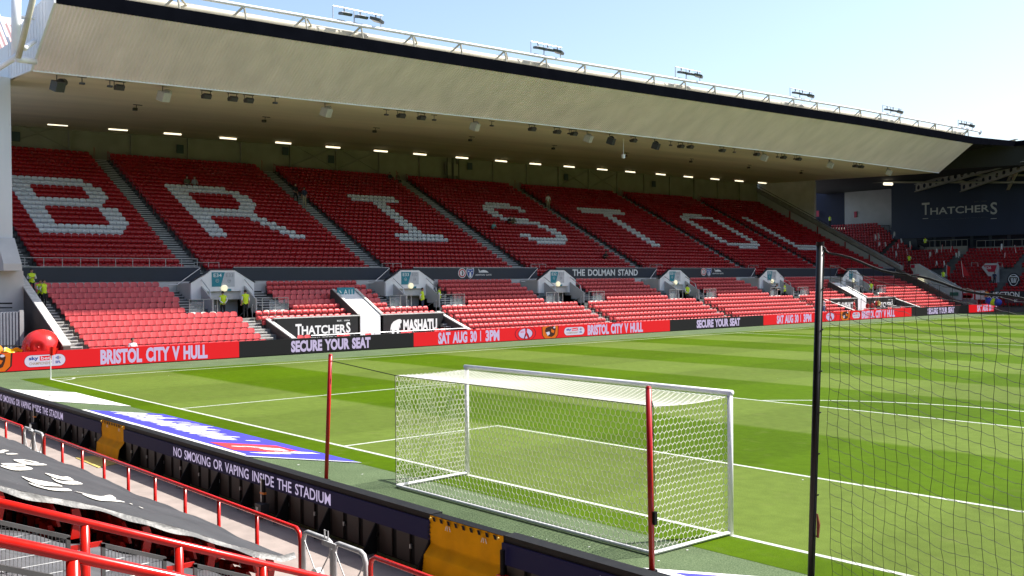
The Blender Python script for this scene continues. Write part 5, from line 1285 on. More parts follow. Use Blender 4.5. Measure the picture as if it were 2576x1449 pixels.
# glazed boxes below the navy wall with balcony fronts
A, B = onY(f6(1000,1020),129), onY(f6(3300,1215),129)
Loc(south).box(A[0],B[0],129.4,129.7,B[2]-.6,A[2]).build('box_front', mat('dark_slate_panel',(0.03,0.04,0.055),.5,.1))
for k in range(9):
    px0 = 1250+k*230; a = onY(f6(px0,1025),129.3); b_ = onY(f6(px0+190,1200),129.3)
    w = Loc(south).box(a[0],b_[0],129.28,129.36,b_[2],a[2]).build('window', WINDOWDK)
    o_ = Loc(south); o_.box(a[0]-.05,a[0]+.06,129.22,129.30,b_[2],a[2]).box(a[0],b_[0],129.22,129.28,(a[2]+b_[2])/2,(a[2]+b_[2])/2+.08); o_.build('window_frame', NAVYBAND)
for a, b_ in ((1340,1870),(1985,2900)):
    A, B = onY(f6(a,1208),127.6), onY(f6(b_,1245),127.6); Loc(south).box(A[0],B[0],127.5,127.75,B[2]-.6,A[2]).build('balcony_front', mat('pale_balcony_front',(.30,.28,.23),.7,.1))
    q = Loc(south); q.tube([(A[0],127.6,A[2]+.9),(B[0],127.6,A[2]+.9)], .04, 5)
    for t in np.linspace(A[0],B[0],9): q.tube([(t,127.6,A[2]),(t,127.6,A[2]+.9)], .03, 5)
    q.build('guard_rail', BEAMSHADE)
# raking wall from the pale panel down to the boxes
A, B = onY(f6(935,975),137.5), onY(f6(1345,1215),128.0)
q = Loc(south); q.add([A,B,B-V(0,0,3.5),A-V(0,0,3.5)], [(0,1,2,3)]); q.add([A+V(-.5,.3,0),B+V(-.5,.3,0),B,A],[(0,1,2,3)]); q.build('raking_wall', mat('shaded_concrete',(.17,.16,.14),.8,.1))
q = Loc(south); A, B = onY(f6(355,932),137.4), onY(f6(905,940),137.4); q.tube([A,B], .05, 5); q.tube([B,B-V(0,0,1.6)], .05, 5)
for t in np.linspace(0,1,10): p = A*(1-t)+B*t; q.tube([p,p-V(0,0,.9)], .03, 4)
q.build('guard_rail', SPEAKER_DARK)
# entrances of the end stand
def spod(pxs, face, lab, txt):
    pass
for (cx, lab) in ((-50.9,'white end-stand entrance with crimson sign left of the round banner'),):
    p0 = onY(f7(2140,290), 119.0); r = thing('entrance_pod', lab, 'entrance', (p0[0],118.5,3.0))
    x0, x1 = onY(f7(2045,330),118.6)[0], onY(f7(2245,330),118.6)[0]; zt_ = onY(f7(2140,288),118.6)[2]; z1_ = onY(f7(2140,395),118.6)[2]
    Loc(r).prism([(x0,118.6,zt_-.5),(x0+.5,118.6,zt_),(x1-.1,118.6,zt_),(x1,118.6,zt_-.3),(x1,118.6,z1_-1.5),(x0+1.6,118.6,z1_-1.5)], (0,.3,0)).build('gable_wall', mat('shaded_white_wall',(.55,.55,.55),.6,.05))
    Loc(r).poly([(x0+.25,118.58,zt_-.25),(x0+2.0,118.58,zt_-.25),(x0+1.7,118.58,z1_),(x0+.9,118.58,z1_)]).build('sign_panel', MAROONSIGN)
    Loc(r).prism([(x1,118.6,zt_-.3),(x1,116.0,1.2),(x1,118.6,1.2)], (.2,0,0)).build('side_wall', GREYWALL)
    lettering('lettering', 'S26', (x0+.5,118.56,zt_-.75), (.75,0,0), (0,0,.35), SIGNWHITE, r, .01); lettering('lettering', 'S25', (x0+2.1,118.56,zt_-.75), (.75,0,0), (0,0,.35), SIGNGREY, r, .0)
r = thing('exit_ramp', 'pale raking exit wall with EXIT sign and crimson S A9 sign at right', 'exit', (-52,113,0))
P_ = [onY(f7(*p), 110.5) for p in [(1165,340),(1165,300),(1260,295),(1790,630),(1790,745),(1740,735),(1200,480),(1200,395)]]
Loc(r).prism(P_, (0,.25,0)).build('raking_wall', CONC_PALE)
P_ = [onY(f7(*p), 111.6) for p in [(1240,320),(1265,295),(1790,590),(1800,740),(1760,700)]]
Loc(r).prism(P_, (0,.25,0)).build('raking_wall', GREYWALL)
A, B = onY(f7(1205,425),110.4), onY(f7(1275,510),110.4); Loc(r).box(A[0],B[0],110.38,110.44,B[2],A[2]).build('sign_panel', MAROONSIGN); lettering('lettering', 'S A9', (A[0]+.25,110.36,B[2]+1.1), (B[0]-A[0]-.5,0,0), (0,0,.9), SIGNWHITE, r, .01)
A, B = onY(f7(1275,430),110.4), onY(f7(1325,510),110.4); Loc(r).box(A[0]+.05,B[0],110.38,110.44,B[2],A[2]).build('sign_panel', PALESIGN)
A, B = onY(f7(1175,305),110.4), onY(f7(1220,345),110.4); Loc(r).box(A[0],B[0],110.30,110.38,B[2],A[2]).build('sign_panel', MAROONSIGN)
A = onY(f7(1296,495),110.3); Loc(r).tube([A,A+V(0,-.12,0)], .42, 14).build('bulkhead_lamp', LAMPCREAM)
A, B = onY(f7(1655,645),110.4), onY(f7(1758,688),110.4); Loc(r).box(A[0],B[0],110.38,110.44,B[2],A[2]).build('exit_sign_panel', GREENSIGN); lettering('lettering', 'EXIT', (A[0]+.35,110.36,B[2]+.4), (B[0]-A[0]-.7,0,0), (0,0,1.2), SIGNWHITE, r, .01)
P_ = [onY(f7(*p), 109.8) for p in [(1680,800),(1820,740),(1985,740),(1985,800)]]; Loc(r).prism(P_, (0,.3,0)).build('kerb_wall', CONC)
# roof of the end stand: continuing black band, dark lining, castellated beams
zE = [20.23, 21.07]
Loc(south).add([(XT+.06,106.2,zt(106.2)),(XT+.06,118,20.9),(XT+.06,118,21.55),(XT+.06,106.2,zk(106.2))], [(0,1,2,3)]).add([(XT+.06,118,20.9),(50,118,20.6),(50,118,22.0),(XT+.06,118,21.55)], [(0,1,2,3)]).build('black_fascia_band', FASCIA_BLACK)
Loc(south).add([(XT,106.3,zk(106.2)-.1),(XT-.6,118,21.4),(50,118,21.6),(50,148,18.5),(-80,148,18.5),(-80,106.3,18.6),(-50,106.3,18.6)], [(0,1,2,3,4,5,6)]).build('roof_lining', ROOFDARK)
def castellated(pa, ya, pb, yb_, depth, n, mt):
    A, B = onY(pa, ya), onY(pb, yb_); d = B-A; L = np.linalg.norm(d); d = d/L; q = Loc(south)
    up = V(0,0,depth); cell = L/n
    for i in range(n):
        c = A+d*cell*(i+.5)+up*.5; hw = cell/2; R = min(hw*.62, depth*.30); K = 12
        rect = []
        for k in range(K):
            a = 2*math.pi*k/K; ca, sa = math.cos(a), math.sin(a); s_ = min(hw/max(abs(ca),1e-6), depth/2/max(abs(sa),1e-6)); rect.append(c+d*ca*s_+V(0,0,sa*s_))
        circ = [c+d*math.cos(2*math.pi*k/K)*R+V(0,0,math.sin(2*math.pi*k/K)*R) for k in range(K)]
        q.add(rect+circ, [(k,(k+1)%K,K+(k+1)%K,K+k) for k in range(K)])
    for s_ in (0,1): p0_, p1_ = A+up*s_, B+up*s_; q.obox((p0_+p1_)/2, (p1_-p0_)/2, (.14,.14,0), (0,0,.04))
    return q.build('castellated_beam', mt)
castellated(f6(360,470), 137.5, f6(2480,20), 118.6, 1.5, 24, BEAM)
castellated(f6(600,505), 137.2, f6(2400,130), 119.5, 1.3, 24, BEAMSHADE)
castellated(f6(1230,525), 128.8, f6(2560,150), 119.0, 1.1, 16, BEAMSHADE)
castellated(f6(1790,525), 128.8, f6(2640,230), 120.0, 1.1, 10, BEAMSHADE)
castellated(f6(2370,500), 128.8, f6(2600,60), 119.0, 1.2, 8, BEAM)
for pa, pb in ((f6(900,310),f6(2620,320)),(f6(700,405),f6(2620,408)),(f6(1650,350),f6(1900,420))):
    Loc(south).tube([onY(pa,126),onY(pb,126)], .16, 6).build('purlin', BEAMSHADE)
for pa, pb in ((f6(1850,205),f6(2000,200)),(f6(470,335),f6(545,335)),(f6(838,425),f6(942,428))):
    Loc(south).tube([onY(pa,124),onY(pb,124)], .22, 8).build('strip_light', TUBE)
A, B = onY(f6(2010,180),124), onY(f6(2569,235),124); Loc(south).box(A[0],B[0],123.9,124.2,B[2],A[2]).build('roof_light_panel', mat('pale_roof_panel',(.5,.48,.42),.6,.1))
for k, (u, v) in enumerate(((1760,120),(1880,95),(2010,70),(2130,45),(2450,105),(2230,150),(2480,48))):
    p = onY(f6(u,v),121); Loc(south).box(p[0]-.7,p[0]+.7,121,121.1,p[2]-.16,p[2]+.16).build('roof_light_panel', MATWHITE)

# banners and flags in the end stand
def flagthing(px, y, h, w, lean, mt, lab):
    p = onY(px, y); r = thing('hand_flag', lab, 'flag', tuple(p), 0, 'small flags stuck in the end-stand seats')
    Loc(r).tube([p, p+V(lean*.5,0,h)], .03, 5).build('stick', WHITE)
    q = Loc(r); q.grid(lambda a, b_: (p[0]+lean*.5*(1-b_*.6)+w*a, y+.1*math.sin(5*a), p[2]+h-h*.62*b_-.2*a+.08*math.sin(4*a+3*b_)), 5, 4).build('cloth', mt, None, True)
FLG = [(730,1120,0),(775,1110,0),(770,1190,0),(855,1195,0),(955,1080,0),(950,1250,1),(1005,1220,0),(985,1330,0),(1055,1150,0),(1155,1200,0),(1160,1240,1),(1130,1290,1),(1480,1280,0),(1400,1330,0),(1660,1260,1),(1550,1260,1),(1480,1430,0),(1580,1440,0),(1730,1330,0),(1760,1330,0),(2280,1250,0),(2330,1330,1),(2470,1270,1)]
FLG.sort()
for i, (u, v, c_) in enumerate(FLG):
    y = float(np.interp(v, [1080,1450], [128,117])); rr = random.Random(i)
    flagthing(f6(u,v+10), y, rr.uniform(.6,1.05), rr.uniform(.16,.30), rr.uniform(-.35,.35), FLAGRED if c_ else FLAGWHITE, f'small {"red" if c_ else "white"} flag, {ORD[i]} from the left among the end-stand seats')
p = onY(f7(1820,460), 114.5); r = thing('red_banner_flag', 'larger red triangular flag near the front of the end stand', 'flag', tuple(p))
Loc(r).tube([p,p+V(-.25,0,2.1)], .03, 5).build('stick', WHITE); Loc(r).poly([p+V(-.25,0,2.1),p+V(-.03,0,.2),p+V(.85,0,.15)]).build('cloth', FLAGRED)
p = onY(f7(1612,450), 114.5); r = thing('red_banner_flag', 'bright red flag behind a steward in the end stand', 'flag', tuple(p))
Loc(r).tube([p,p+V(.05,0,1.5)], .03, 5).build('stick', WHITE); Loc(r).grid(lambda a, b_: (p[0]+.05+.45*a*(1-b_*.2), 114.5, p[2]+1.5-1.3*b_-.3*a), 5, 5).build('cloth', RAILRED)
def banner(pa, pb, y, mt, lab, txt=None, tmt=SIGNWHITE, tb=None):
    A, B = onY(pa,y), onY(pb,y); r = thing('fabric_banner', lab, 'banner', (A[0],y,B[2]))
    Loc(r).box(A[0],B[0],y,y+.06,B[2],A[2]).build('cloth', mt)
    if txt: lettering('lettering', txt, (A[0]+(B[0]-A[0])*tb[0],y-.03,B[2]+(A[2]-B[2])*tb[2]), ((B[0]-A[0])*(tb[1]-tb[0]),0,0), (0,0,(A[2]-B[2])*(tb[3]-tb[2])), tmt, r, .02)
    return r, A, B
r, A, B = banner(f7(1820,625), f7(2085,735), 110.6, FLAGWHITE, 'white and red flag banner hung at the front of the end stand')
Loc(r).box(A[0]+(B[0]-A[0])*.50,A[0]+(B[0]-A[0])*.58,110.54,110.59,B[2],A[2]).box(A[0],A[0]+(B[0]-A[0])*.45,110.54,110.59,A[2]-.9,A[2]-.3).box(A[0],A[0]+(B[0]-A[0])*.38,110.54,110.59,B[2]+.1,B[2]+.5).build('red_cross', FLAGRED)
banner(f7(2150,630), f7(2620,720), 110.9, mat('black_cloth',(.02,.022,.03),.8,.1), 'black banner with large white letters at the right edge', 'SECTION', SIGNWHITE, (.08,.78,.14,.9))
banner(f7(2330,720), f7(2620,780), 110.4, mat('dark_maroon_cloth',(.09,.03,.05),.8,.2), 'dark patterned banner below the black lettered one', 'BC', SIGNWHITE, (.42,.55,.2,.75))
p = onY(f7(2442,495), 116.0); r = thing('round_banner', 'round black shield banner with white pattern at right', 'banner', tuple(p))
Loc(r).disc(p, (.82,0,0), (0,0,.9), 24).build('cloth', mat('black_cloth',(.02,.022,.03),.8,.1))
q = Loc(r); q.tube([p+V(.62*math.cos(t)*(1 if math.sin(t) > -.3 else .8),-.05,.7*math.sin(t)) for t in [2*math.pi*i/20 for i in range(20)]], .04, 4, closed=True)
for s in (-.3,-.1,.12,.32): q.tube([p+V(s,-.05,.26),p+V(s*.6,-.05,-.34)], .05, 4)
q.tube([p+V(-.4,-.05,.42),p+V(.4,-.05,.42)], .05, 4).build('shield_print', SIGNWHITE)
r = thing('guard_rails', 'grey tubular guard rails among the end-stand gangways', 'rail', (-52,115,2))
q = Loc(r)
for a, b_ in (((1920,1400),(2000,1445)),((2240,1395),(2300,1445)),((1020,1395),(1075,1440))):
    A, B = onY(f6(*a),118), onY(f6(*b_),118); q.tube([(A[0],118,B[2]),(A[0],118,A[2]),(B[0],118,A[2]),(B[0],118,B[2])], .05, 5)
q.build('rails', STEEL)

# ------------------------------------------------------------------ unseen rest of the bowl, added to hold back sky light
west = thing('unseen_opposite_stand', 'tall stand on the opposite side of the pitch, out of the picture', 'grandstand', (46,50,0))
Loc(west).prism([(44.5,-16,-.1),(44.5,-16,1.4),(58,-16,7.5),(58.2,-16,11.0),(78,-16,21.5),(80,-16,21.5),(80,-16,-.1)], (0,136,0)).build('seating_bank', RED_UP)
Loc(west).box(80,80.6,-16,120,-.1,30).build('back_wall', CONC_WALL)
Loc(west).prism([(50,-16,24.5),(50,-16,26.0),(81,-16,30.5),(81,-16,29.5)], (0,136,0)).build('roof', CONC_WALL)
Loc(west).box(49.7,50,-16,120,24.3,26.1).build('fascia', FASCIA_BLACK)
e2 = thing('unseen_near_stand', 'seating bank rising behind the camera, out of the picture', 'grandstand', (0,-22,0))
Loc(e2).prism([(-40,-16.2,-.1),(-40,-16.2,3.2),(-40,-30,9.5),(-40,-31,9.5),(-40,-31,-.1)], (84,0,0)).build('seating_bank', RED_UP)
Loc(e2).box(-40,44,-31,-31.5,-.1,15).build('back_wall', CONC_WALL)
Loc(e2).prism([(-40,-7.6,13.0),(-40,-7.6,13.5),(-40,-31.5,15.2),(-40,-31.5,14.8)], (84,0,0)).build('roof', CONC_DARK)  # unseen roof, added to dim sky light over the near rails and walkway
Loc(south).prism([(-30.0,SY0-.6,.5),(-30.0,130,8.0),(-30.0,130,-.1),(-30.0,SY0-.6,-.1)], (80,0,0)).build('seating_bank', RED_UP)
Loc(south).box(-80,60,147.5,148,-.1,19).build('back_wall', NAVYWALL)
Loc(south).box(-30,50,129,129.3,7,20).build('navy_wall', NAVYWALL)

# ------------------------------------------------------------------ people
SKIN = mat('skin', (0.48,0.26,0.18), 0.55, 0.05, 8.0); HAIRD = mat('dark_hair', (0.02,0.014,0.010), 0.6, 0.1)
TROU = mat('black_trousers', (0.012,0.013,0.016), 0.8, 0.1, 6.0); SHIRTW = mat('white_shirt', (0.70,0.70,0.72), 0.7, 0.05); SHOE = mat('black_shoes', (0.01,0.01,0.01), .4, 0)
SHIRTB = mat('black_shirt', (0.014,0.014,0.016), .8, .1); TEE_G = mat('olive_shirt', (0.10,0.10,0.06), .8, .1); TEE_T = mat('teal_shirt', (0.16,0.36,0.36), .8, .1); GREYT = mat('grey_shirt',(0.28,0.30,0.32),.8,.1)
REDKIT = mat('red_tracksuit',(0.55,0.02,0.02),.7,.1); JEANS = mat('blue_jeans',(0.10,0.20,0.40),.8,.1); NAVYJ = mat('navy_jacket',(0.02,0.03,0.07),.8,.1); BEIGE = mat('beige_shorts',(0.40,0.34,0.24),.8,.1); BLUEPR = mat('blue_plastic_bag',(0.04,0.07,0.45),.5,.1)
def skel(pose):
    J = dict(pelvis=(0,0,.95), spine=(0.01,0,1.13), chest=(0,0,1.33), neck=(0,0,1.50), head0=(.025,0,1.585), head1=(.03,0,1.665), head2=(.015,0,1.735))
    for s, n in ((1,'L'),(-1,'R')):
        J['sh'+n] = (0,.185*s,1.425); J['el'+n] = (-.03,.245*s,1.15); J['wr'+n] = (.05,.235*s,.92); J['hip'+n] = (0,.095*s,.91); J['kn'+n] = (.025,.105*s,.50); J['an'+n] = (-.02,.115*s,.085); J['to'+n] = (.15,.135*s,.035)
    if pose == 'behind':
        for s, n in ((1,'L'),(-1,'R')): J['el'+n] = (-.09,.27*s,1.16); J['wr'+n] = (-.16,.06*s,.98)
    if pose == 'chest':
        for s, n in ((1,'L'),(-1,'R')): J['el'+n] = (-.01,.29*s,1.16); J['wr'+n] = (.20,.10*s,1.20)
    if pose == 'folded':
        for s, n in ((1,'L'),(-1,'R')): J['el'+n] = (.06,.27*s,1.17); J['wr'+n] = (.23,-.04*s,1.19+.05*s)
    if pose == 'stride':
        J['knL'] = (.17,.10,.52); J['anL'] = (.20,.11,.085); J['toL'] = (.37,.12,.035); J['knR'] = (-.05,-.10,.50); J['anR'] = (-.24,-.11,.12); J['toR'] = (-.10,-.12,.035); J['wrR'] = (.2,-.22,1.0)
    if pose == 'lean':
        for k in list(J):
            x, y, z = J[k]
            if z > 1.0: J[k] = (x+(z-.95)*.75, y, z-(z-.95)*.22)
        for s, n in ((1,'L'),(-1,'R')): J['el'+n] = (.48,.30*s,1.02); J['wr'+n] = (.66,.10*s,1.06)
    if pose in ('sit','sitlean'):
        for k in list(J): x, y, z = J[k]; J[k] = (x, y, z-.47)
        for s, n in ((1,'L'),(-1,'R')): J['hip'+n] = (.02,.10*s,.46); J['kn'+n] = (.42,.13*s,.50); J['an'+n] = (.44,.13*s,.085); J['to'+n] = (.60,.14*s,.035); J['el'+n] = (.06,.26*s,.66); J['wr'+n] = (.29,.15*s,.60)
        if pose == 'sitlean':
            for k in ('spine','chest','neck','head0','head1','head2','shL','shR'): x, y, z = J[k]; J[k] = (x+(z-.48)*.45, y, z-(z-.48)*.10)
            for s, n in ((1,'L'),(-1,'R')): J['el'+n] = (.30,.27*s,.64); J['wr'+n] = (.46,.06*s,.70)
    return J
BONES = [('pelvis','spine','t'),('spine','chest','t'),('chest','neck','t'),('neck','head0','s'),('head0','head1','s'),('head1','head2','s')]
for n in 'LR': BONES += [('chest','sh'+n,'t'),('sh'+n,'el'+n,'a'),('el'+n,'wr'+n,'f'),('pelvis','hip'+n,'l'),('hip'+n,'kn'+n,'l'),('kn'+n,'an'+n,'l'),('an'+n,'to'+n,'o')]
RAD = dict(pelvis=(.135,.165), spine=(.115,.145), chest=(.125,.165), neck=(.062,.062), head0=(.078,.068), head1=(.100,.082), head2=(.072,.062), sh=(.075,.075), el=(.047,.047), wr=(.032,.036), hip=(.100,.105), kn=(.066,.066), an=(.045,.045), to=(.034,.044))
_pm = {}
def body_mesh(pose):
    if pose in _pm: return _pm[pose]
    J = skel(pose); names = list(J); idx = {n: i for i, n in enumerate(names)}
    me = bpy.data.meshes.new('sk'); me.from_pydata([J[n] for n in names], [(idx[a], idx[b]) for a, b, _ in BONES], [])
    o = bpy.data.objects.new('sk', me); C.objects.link(o)
    o.modifiers.new('s', 'SKIN'); o.modifiers['s'].use_smooth_shade = True
    sv = me.skin_vertices[0].data
    for n in names:
        k = n[:-1] if n[-1] in 'LR' and n[:-1] in RAD else n; sv[idx[n]].radius = RAD[k]; sv[idx[n]].use_root = (n == 'pelvis')
    ss_ = o.modifiers.new('u', 'SUBSURF'); ss_.levels = 1
    dg = bpy.context.evaluated_depsgraph_get(); ev = bpy.data.meshes.new_from_object(o.evaluated_get(dg))
    vs = [tuple(v.co) for v in ev.vertices]; fs = [tuple(p.vertices) for p in ev.polygons]
    bpy.data.objects.remove(o); bpy.data.meshes.remove(me); bpy.data.meshes.remove(ev)
    lab = []; A = np.array([J[a] for a,_,_ in BONES]); B = np.array([J[b] for _,b,_ in BONES]); Vv = np.array(vs); rad = .5*np.array([RAD[a[:-1] if a[-1] in 'LR' and a[:-1] in RAD else a][0]+RAD[b[:-1] if b[-1] in 'LR' and b[:-1] in RAD else b][0] for a,b,_ in BONES])
    for f in fs:
        c = Vv[list(f)].mean(0); d = B-A; t = np.clip(((c-A)*d).sum(1)/(d*d).sum(1),0,1); D = np.linalg.norm(A+d*t[:,None]-c,axis=1)/rad; lab.append(BONES[int(D.argmin())][2])
    # hands: palm with four fingers of unequal length and a thumb leaving its side; face details
    ex = MB()
    for s, n in ((1,'L'),(-1,'R')):
        w = V(*J['wr'+n]); e = V(*J['el'+n]); d = w-e; d /= np.linalg.norm(d); sd = np.cross(d, V(0,0,1) if abs(d[2]) < .9 else V(1,0,0)); sd /= np.linalg.norm(sd); nn = np.cross(sd,d)
        ex.obox(w+d*.055, d*.048, sd*.040, nn*.014)
        for k, L in enumerate((.068,.080,.075,.058)):
            b0_ = w+d*.10+sd*(-.030+.020*k); b1_ = b0_+d*L*.55+nn*.008; b2_ = b1_+d*L*.42+nn*.026; ex.tube([b0_,b1_,b2_], [.0095,.0088,.007], 5)
        t0 = w+d*.04-sd*.036; ex.tube([t0,t0+d*.03-sd*.028,t0+d*.062-sd*.030+nn*.012], [.011,.010,.008], 5)
    h = V(*J['head1']); u = V(*J['head2'])-V(*J['head0']); u /= np.linalg.norm(u); fw = V(1,0,0)-u*u[0]; fw /= np.linalg.norm(fw); sd = V(0,1,0)
    ex.add([h+fw*.098-u*.035+sd*.016, h+fw*.098-u*.035-sd*.016, h+fw*.128-u*.030, h+fw*.098+u*.02], [(0,2,3),(2,1,3),(0,1,2)])
    for s in (1,-1): ex.obox(h+sd*s*.083-u*.01, fw*.02, sd*.008, u*.03)
    ey = MB()
    for s in (1,-1): ey.ball(h+fw*.090+sd*s*.034+u*.008, .0125, 6, 5)
    ey.obox(h+fw*.096-u*.062, fw*.004, sd*.024, u*.004)
    # hair cap: shell over the top and back of the head
    hr = MB(); ce = (V(*J['head0'])+V(*J['head2']))/2+u*.022-fw*.012
    def hc(a, b_):
        th = 2*math.pi*a; ph = b_*math.pi*(.60 if math.cos(th) < 0 else .60-.22*max(0,math.cos(th))); r_ = .112
        return ce+u*r_*1.02*math.cos(ph)+fw*r_*math.sin(ph)*math.cos(th)+sd*r_*.86*math.sin(ph)*math.sin(th)
    hr.grid(hc, 14, 7)
    _pm[pose] = (vs, fs, lab, ex, ey, hr); return _pm[pose]
def person(pos, facing, pose, label, shirt=SHIRTW, trousers=TROU, vest=None, hair=HAIRD, sleeves=None, h=1.75, group=None, shorts=False, cap=None):
    vs, fs, lab, ex, ey, hr = body_mesh(pose); k = h/1.78
    r = thing('person', label, 'person', tuple(pos), facing, group)
    b = MB(); b.v = [(x*k,y*k,z*k) for x,y,z in vs]; b.f = list(fs); sl = sleeves if sleeves is not None else (1 if shirt is SHIRTW else 0)
    mi = {'s':0,'t':1,'a':1,'f':(1 if sl else 0),'l':2,'o':3}; b.m = [mi[l] for l in lab]
    b.add([(x*k,y*k,z*k) for x,y,z in ex.v], ex.f, 0); b.add([(x*k,y*k,z*k) for x,y,z in ey.v], ey.f, 4)
    b.build('body', [SKIN, shirt, trousers, SHOE, HAIRD], r, True)
    q = MB(); q.add([(x*k,y*k,z*k) for x,y,z in hr.v], hr.f); q.build('cap' if cap else 'hair', cap or hair, r, True)
    if vest is not None:
        Vv = np.array(vs); base = .47 if pose.startswith('sit') else 0.0
        zc = [Vv[list(f)].mean(0)[2]+base for f in fs]
        keep = [f for f, l, z in zip(fs, lab, zc) if (l == 't' and z > .88) or (l == 'l' and z > .90)]
        me = MB(); ids = sorted({i for f in keep for i in f}); mp = {a: i for i, a in enumerate(ids)}
        cx = Vv[ids].mean(0)
        for i in ids:
            p = Vv[i]; ax = V(cx[0], 0, p[2]) if not pose.endswith('lean') else V(cx[0]+(p[2]-cx[2])*.6, 0, p[2]); d = p-ax; d /= np.linalg.norm(d)+1e-6; me.v.append(tuple((p+d*.022)*k))
        me.f = [tuple(mp[i] for i in f) for f in keep]; me.m = [1 if (abs(Vv[list(f)].mean(0)[2]+base-1.02) < .022 or abs(Vv[list(f)].mean(0)[2]+base-1.18) < .018) else 0 for f in keep]
        me.build('vest', [vest, REFLECT], r, True)
    return r
def floor_low(x, y=None):
    for k in range(12, 0, -1):
        if x <= lowX(k)+.62: return lowF(k)+.006
    return 0.0
PI = math.pi
# four stewards along the left stair wall
for i, (px, ps, lab) in enumerate(((f1(192,205),'behind','steward in yellow vest, topmost of four along the left stairs'),(f1(293,345),'chest','steward in yellow vest and short sleeves, second down on the left stairs'),(f1(388,455),'folded','steward in yellow vest and cap, third down on the left stairs'),(f1(412,560),'behind','steward in yellow vest and white sleeves, lowest on the left stairs'))):
    p = onY(px, 3.05); x = p[0]-.1; z = floor_low(x); person((x,3.05+.12*i,z+.0), -.2+.25*i, ps, lab, SHIRTW, TROU, HIVIS, h=min(1.85,max(1.62,p[2]-z+.02)), cap=HAIRD if i == 2 else None)
def at(px, X, z, facing, pose, lab, **kw):
    p = onX(px, X); return person((X,p[1],z), facing, pose, lab, **kw)
ZL = lowF(7)
at(f2(790,850), -46.9, 2.12+.0, PI, 'behind', 'steward in yellow vest seen from behind at the E34 entrance, nearer the lamp', vest=HIVIS)
at(f2(1130,915), -46.2, ZL+.0, PI, 'stand', 'taller steward in yellow vest seen from behind right of the E34 entrance', vest=HIVIS, h=1.84, sleeves=0)
at(f3(1385,765), -46.4, ZL, .6, 'behind', 'steward in short yellow and navy vest standing in the E33 E32 entrance', vest=HIVIS, shirt=SHIRTW, trousers=NAVYJ, h=1.8)
at(f3(1640,745), -46.6, ZL+.05, .9, 'chest', 'steward in yellow vest standing right of the E33 E32 entrance', vest=HIVIS, h=1.82)
at(T(6,35,800), -46.4, ZL, PI-.4, 'behind', 'steward in yellow vest standing in the E31 E30 entrance', vest=HIVIS)
at(T(6,672,775), -46.4, ZL, .9, 'lean', 'man in black leaning on the rail of the E30 entrance', shirt=SHIRTB, trousers=GREYT, h=1.82)
at(T(6,770,778), -46.5, ZL, .3, 'chest', 'steward in yellow vest facing the leaning man at the E30 entrance', vest=HIVIS)
at(T(6,1422,755), -46.5, ZL, PI-.5, 'behind', 'steward in yellow vest standing right of the E29 entrance', vest=HIVIS)
# spectators and staff in the upper tier
def upseat(px, i, pose, facing, lab, **kw):
    p = onX(px, upX(i)+.18); return person((upX(i)+.12,p[1],upF(i)-.02), facing, pose, lab, **kw)
R5 = Q(640,640,4.025); SS = Q(1760,700,5.3667); TT = Q(2140,720,5.3667)
upseat(R5(250,150), 21, 'sit', 0, 'seated person in dark green above the letter R, left of a pair', shirt=TEE_G)
upseat(R5(365,150), 21, 'sit', 0, 'seated person in grey shirt above the letter R, right of a pair', shirt=GREYT, trousers=NAVYJ)
p = onX(R5(1885,250), upX(19)); person((upX(19)+.2,28.9,upF(19)), .3, 'stride', 'person in black walking down the stairs between R and I', shirt=SHIRTB)
p = onX(R5(1970,250), upX(18)); person((upX(18)+.2,29.4,upF(18)), PI, 'stand', 'person in dark top and pale trousers on the stairs between R and I', shirt=NAVYJ, trousers=BEIGE)
upseat(T(2,370,1310), 27, 'sit', 0, 'person in black seated in the top row below the back wall', shirt=SHIRTB)
upseat(T(2,427,1310), 27, 'sit', 0, 'person in olive seated in the top row beside one in black', shirt=TEE_G)
upseat(SS(790,640), 14, 'sitlean', 0, 'person in black bent forward on the white seats of the letter S', shirt=SHIRTB)
upseat(SS(885,650), 14, 'sitlean', -.4, 'person in olive bent forward beside another on the letter S', shirt=TEE_G, trousers=BEIGE)
upseat(SS(470,830), 12, 'sitlean', 0, 'person in teal shirt sitting left of the letter S by the stairs', shirt=TEE_T)
p = onX(SS(1705,200), upX(21)); person((upX(21)+.2,60.4,upF(21)), PI-.6, 'stand', 'person in white shirt and shorts standing on the stairs between S and T', shirt=SHIRTW, trousers=BEIGE, sleeves=0)
upseat(TT(690,1310), 4, 'sitlean', -.3, 'person in black hunched on a seat below the letter T block', shirt=SHIRTB)
p = onX(f1(1845,1270), lowX(1)+.2); person((lowX(1)+.12,p[1],lowF(1)-.05), 0, 'sit', 'person in black cap sitting in the front row behind the red board', shirt=SHIRTW, cap=HAIRD)
p = onX(T(5,1157,415), upX(5)); r = thing('white_bag', 'small white bag lying on the stairs between I and S', 'bag', (upX(5)+.1,43.5,upF(5)+.02)); Loc(r).ball((upX(5)+.1,43.55,upF(5)+.16), (.16,.30,.13), 12, 8).build('bag', WHITE, None, True); Loc(r).tube([(upX(5)+.1,43.4,upF(5)+.26),(upX(5)+.1,43.5,upF(5)+.36),(upX(5)+.1,43.65,upF(5)+.27)], .02, 5).build('handle', WHITE)
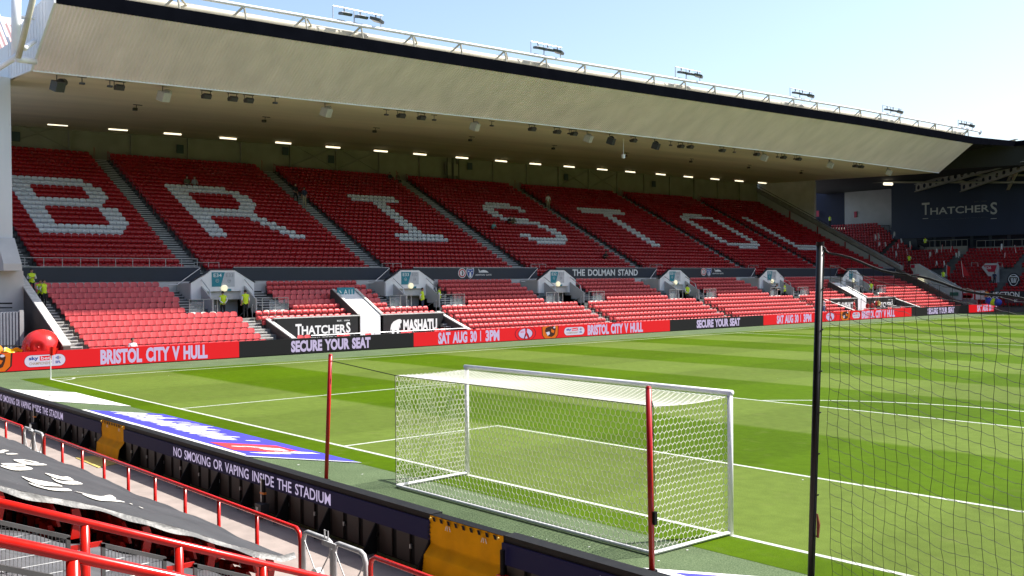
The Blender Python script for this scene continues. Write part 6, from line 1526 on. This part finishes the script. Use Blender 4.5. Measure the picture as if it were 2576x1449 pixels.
# people at the far enclosure and the end stand
for i, (u, v, X, sh, lab, ps) in enumerate(((470,845,-42.6,REDKIT,'person in red kit standing in front of the white far exit wall','stride'),(635,850,-42.4,REDKIT,'child in red at the distant board, leftmost of the small group','stand'),(690,850,-42.4,REDKIT,'child in red in the middle of the small group at the distant board','stride'),(742,845,-42.5,REDKIT,'adult in red with dark hair right of the children at the distant board','stand'),(772,850,-42.3,mat('pale_yellow_top',(.7,.62,.2),.8,.1),'person in pale yellow top at the right of the distant group','behind'))):
    p = onX(f7(u,v), X); person((X,p[1],.29), .3+i, ps, lab, shirt=sh, trousers=SHIRTB if i else REDKIT, h=1.72 if i in (0,3,4) else 1.45)
p = onX(f7(92,850), -42.0); person((-42.0,p[1],lowF(2)), 1.2, 'stand', 'person in white top and jeans partly hidden by the black pole', shirt=SHIRTW, trousers=JEANS)
def endp(px, y, lab, **kw): p = onY(px, y); return person((p[0],y,p[2]), kw.pop('facing',-PI/2), kw.pop('pose','stand'), lab, **kw)
endp(f6(172,945), 136.5, 'steward in yellow vest high up by the dark recess', vest=HIVIS)
endp(f6(1350,1232), 127.2, 'steward in yellow vest by the balcony below the navy wall', vest=HIVIS, pose='chest')
endp(f6(1152,1455), 116.5, 'steward in yellow vest standing above the pale exit ramp', vest=HIVIS, pose='behind')
endp(f7(1573,540), 112.6, 'steward in yellow vest beside the exit ramp wall', vest=HIVIS)
endp(f7(2205,560), 117.2, 'person in dark coat and white sash at the end-stand entrance', shirt=NAVYJ)
endp(f7(2105,790), 109.4, 'person in orange and yellow vest behind the far board', vest=HIVIS_OR, shirt=HIVIS, trousers=JEANS)
endp(f7(2228,790), 109.4, 'person in white top leaning at blue bags behind the far board', shirt=SHIRTW, trousers=JEANS, pose='lean')
for i, (u, v) in enumerate(((2150,755),(2195,765),(2240,770))):
    p = onY(f7(u,v), 109.2); r = thing('kit_bag', f'blue and green bag, {ORD[i]} of three behind the far board', 'bag', (p[0],109.2,p[2]), 0, 'bags behind the far board')
    Loc(r).ball((p[0],109.2,p[2]), (.55,.4,.45), 14, 10).build('bag', BLUEPR if i != 1 else HIVIS, None, True); Loc(r).tube([(p[0]-.2,109.0,p[2]+.4),(p[0],109.0,p[2]+.6),(p[0]+.2,109.0,p[2]+.4)], .04, 5).build('handle', WHITE)
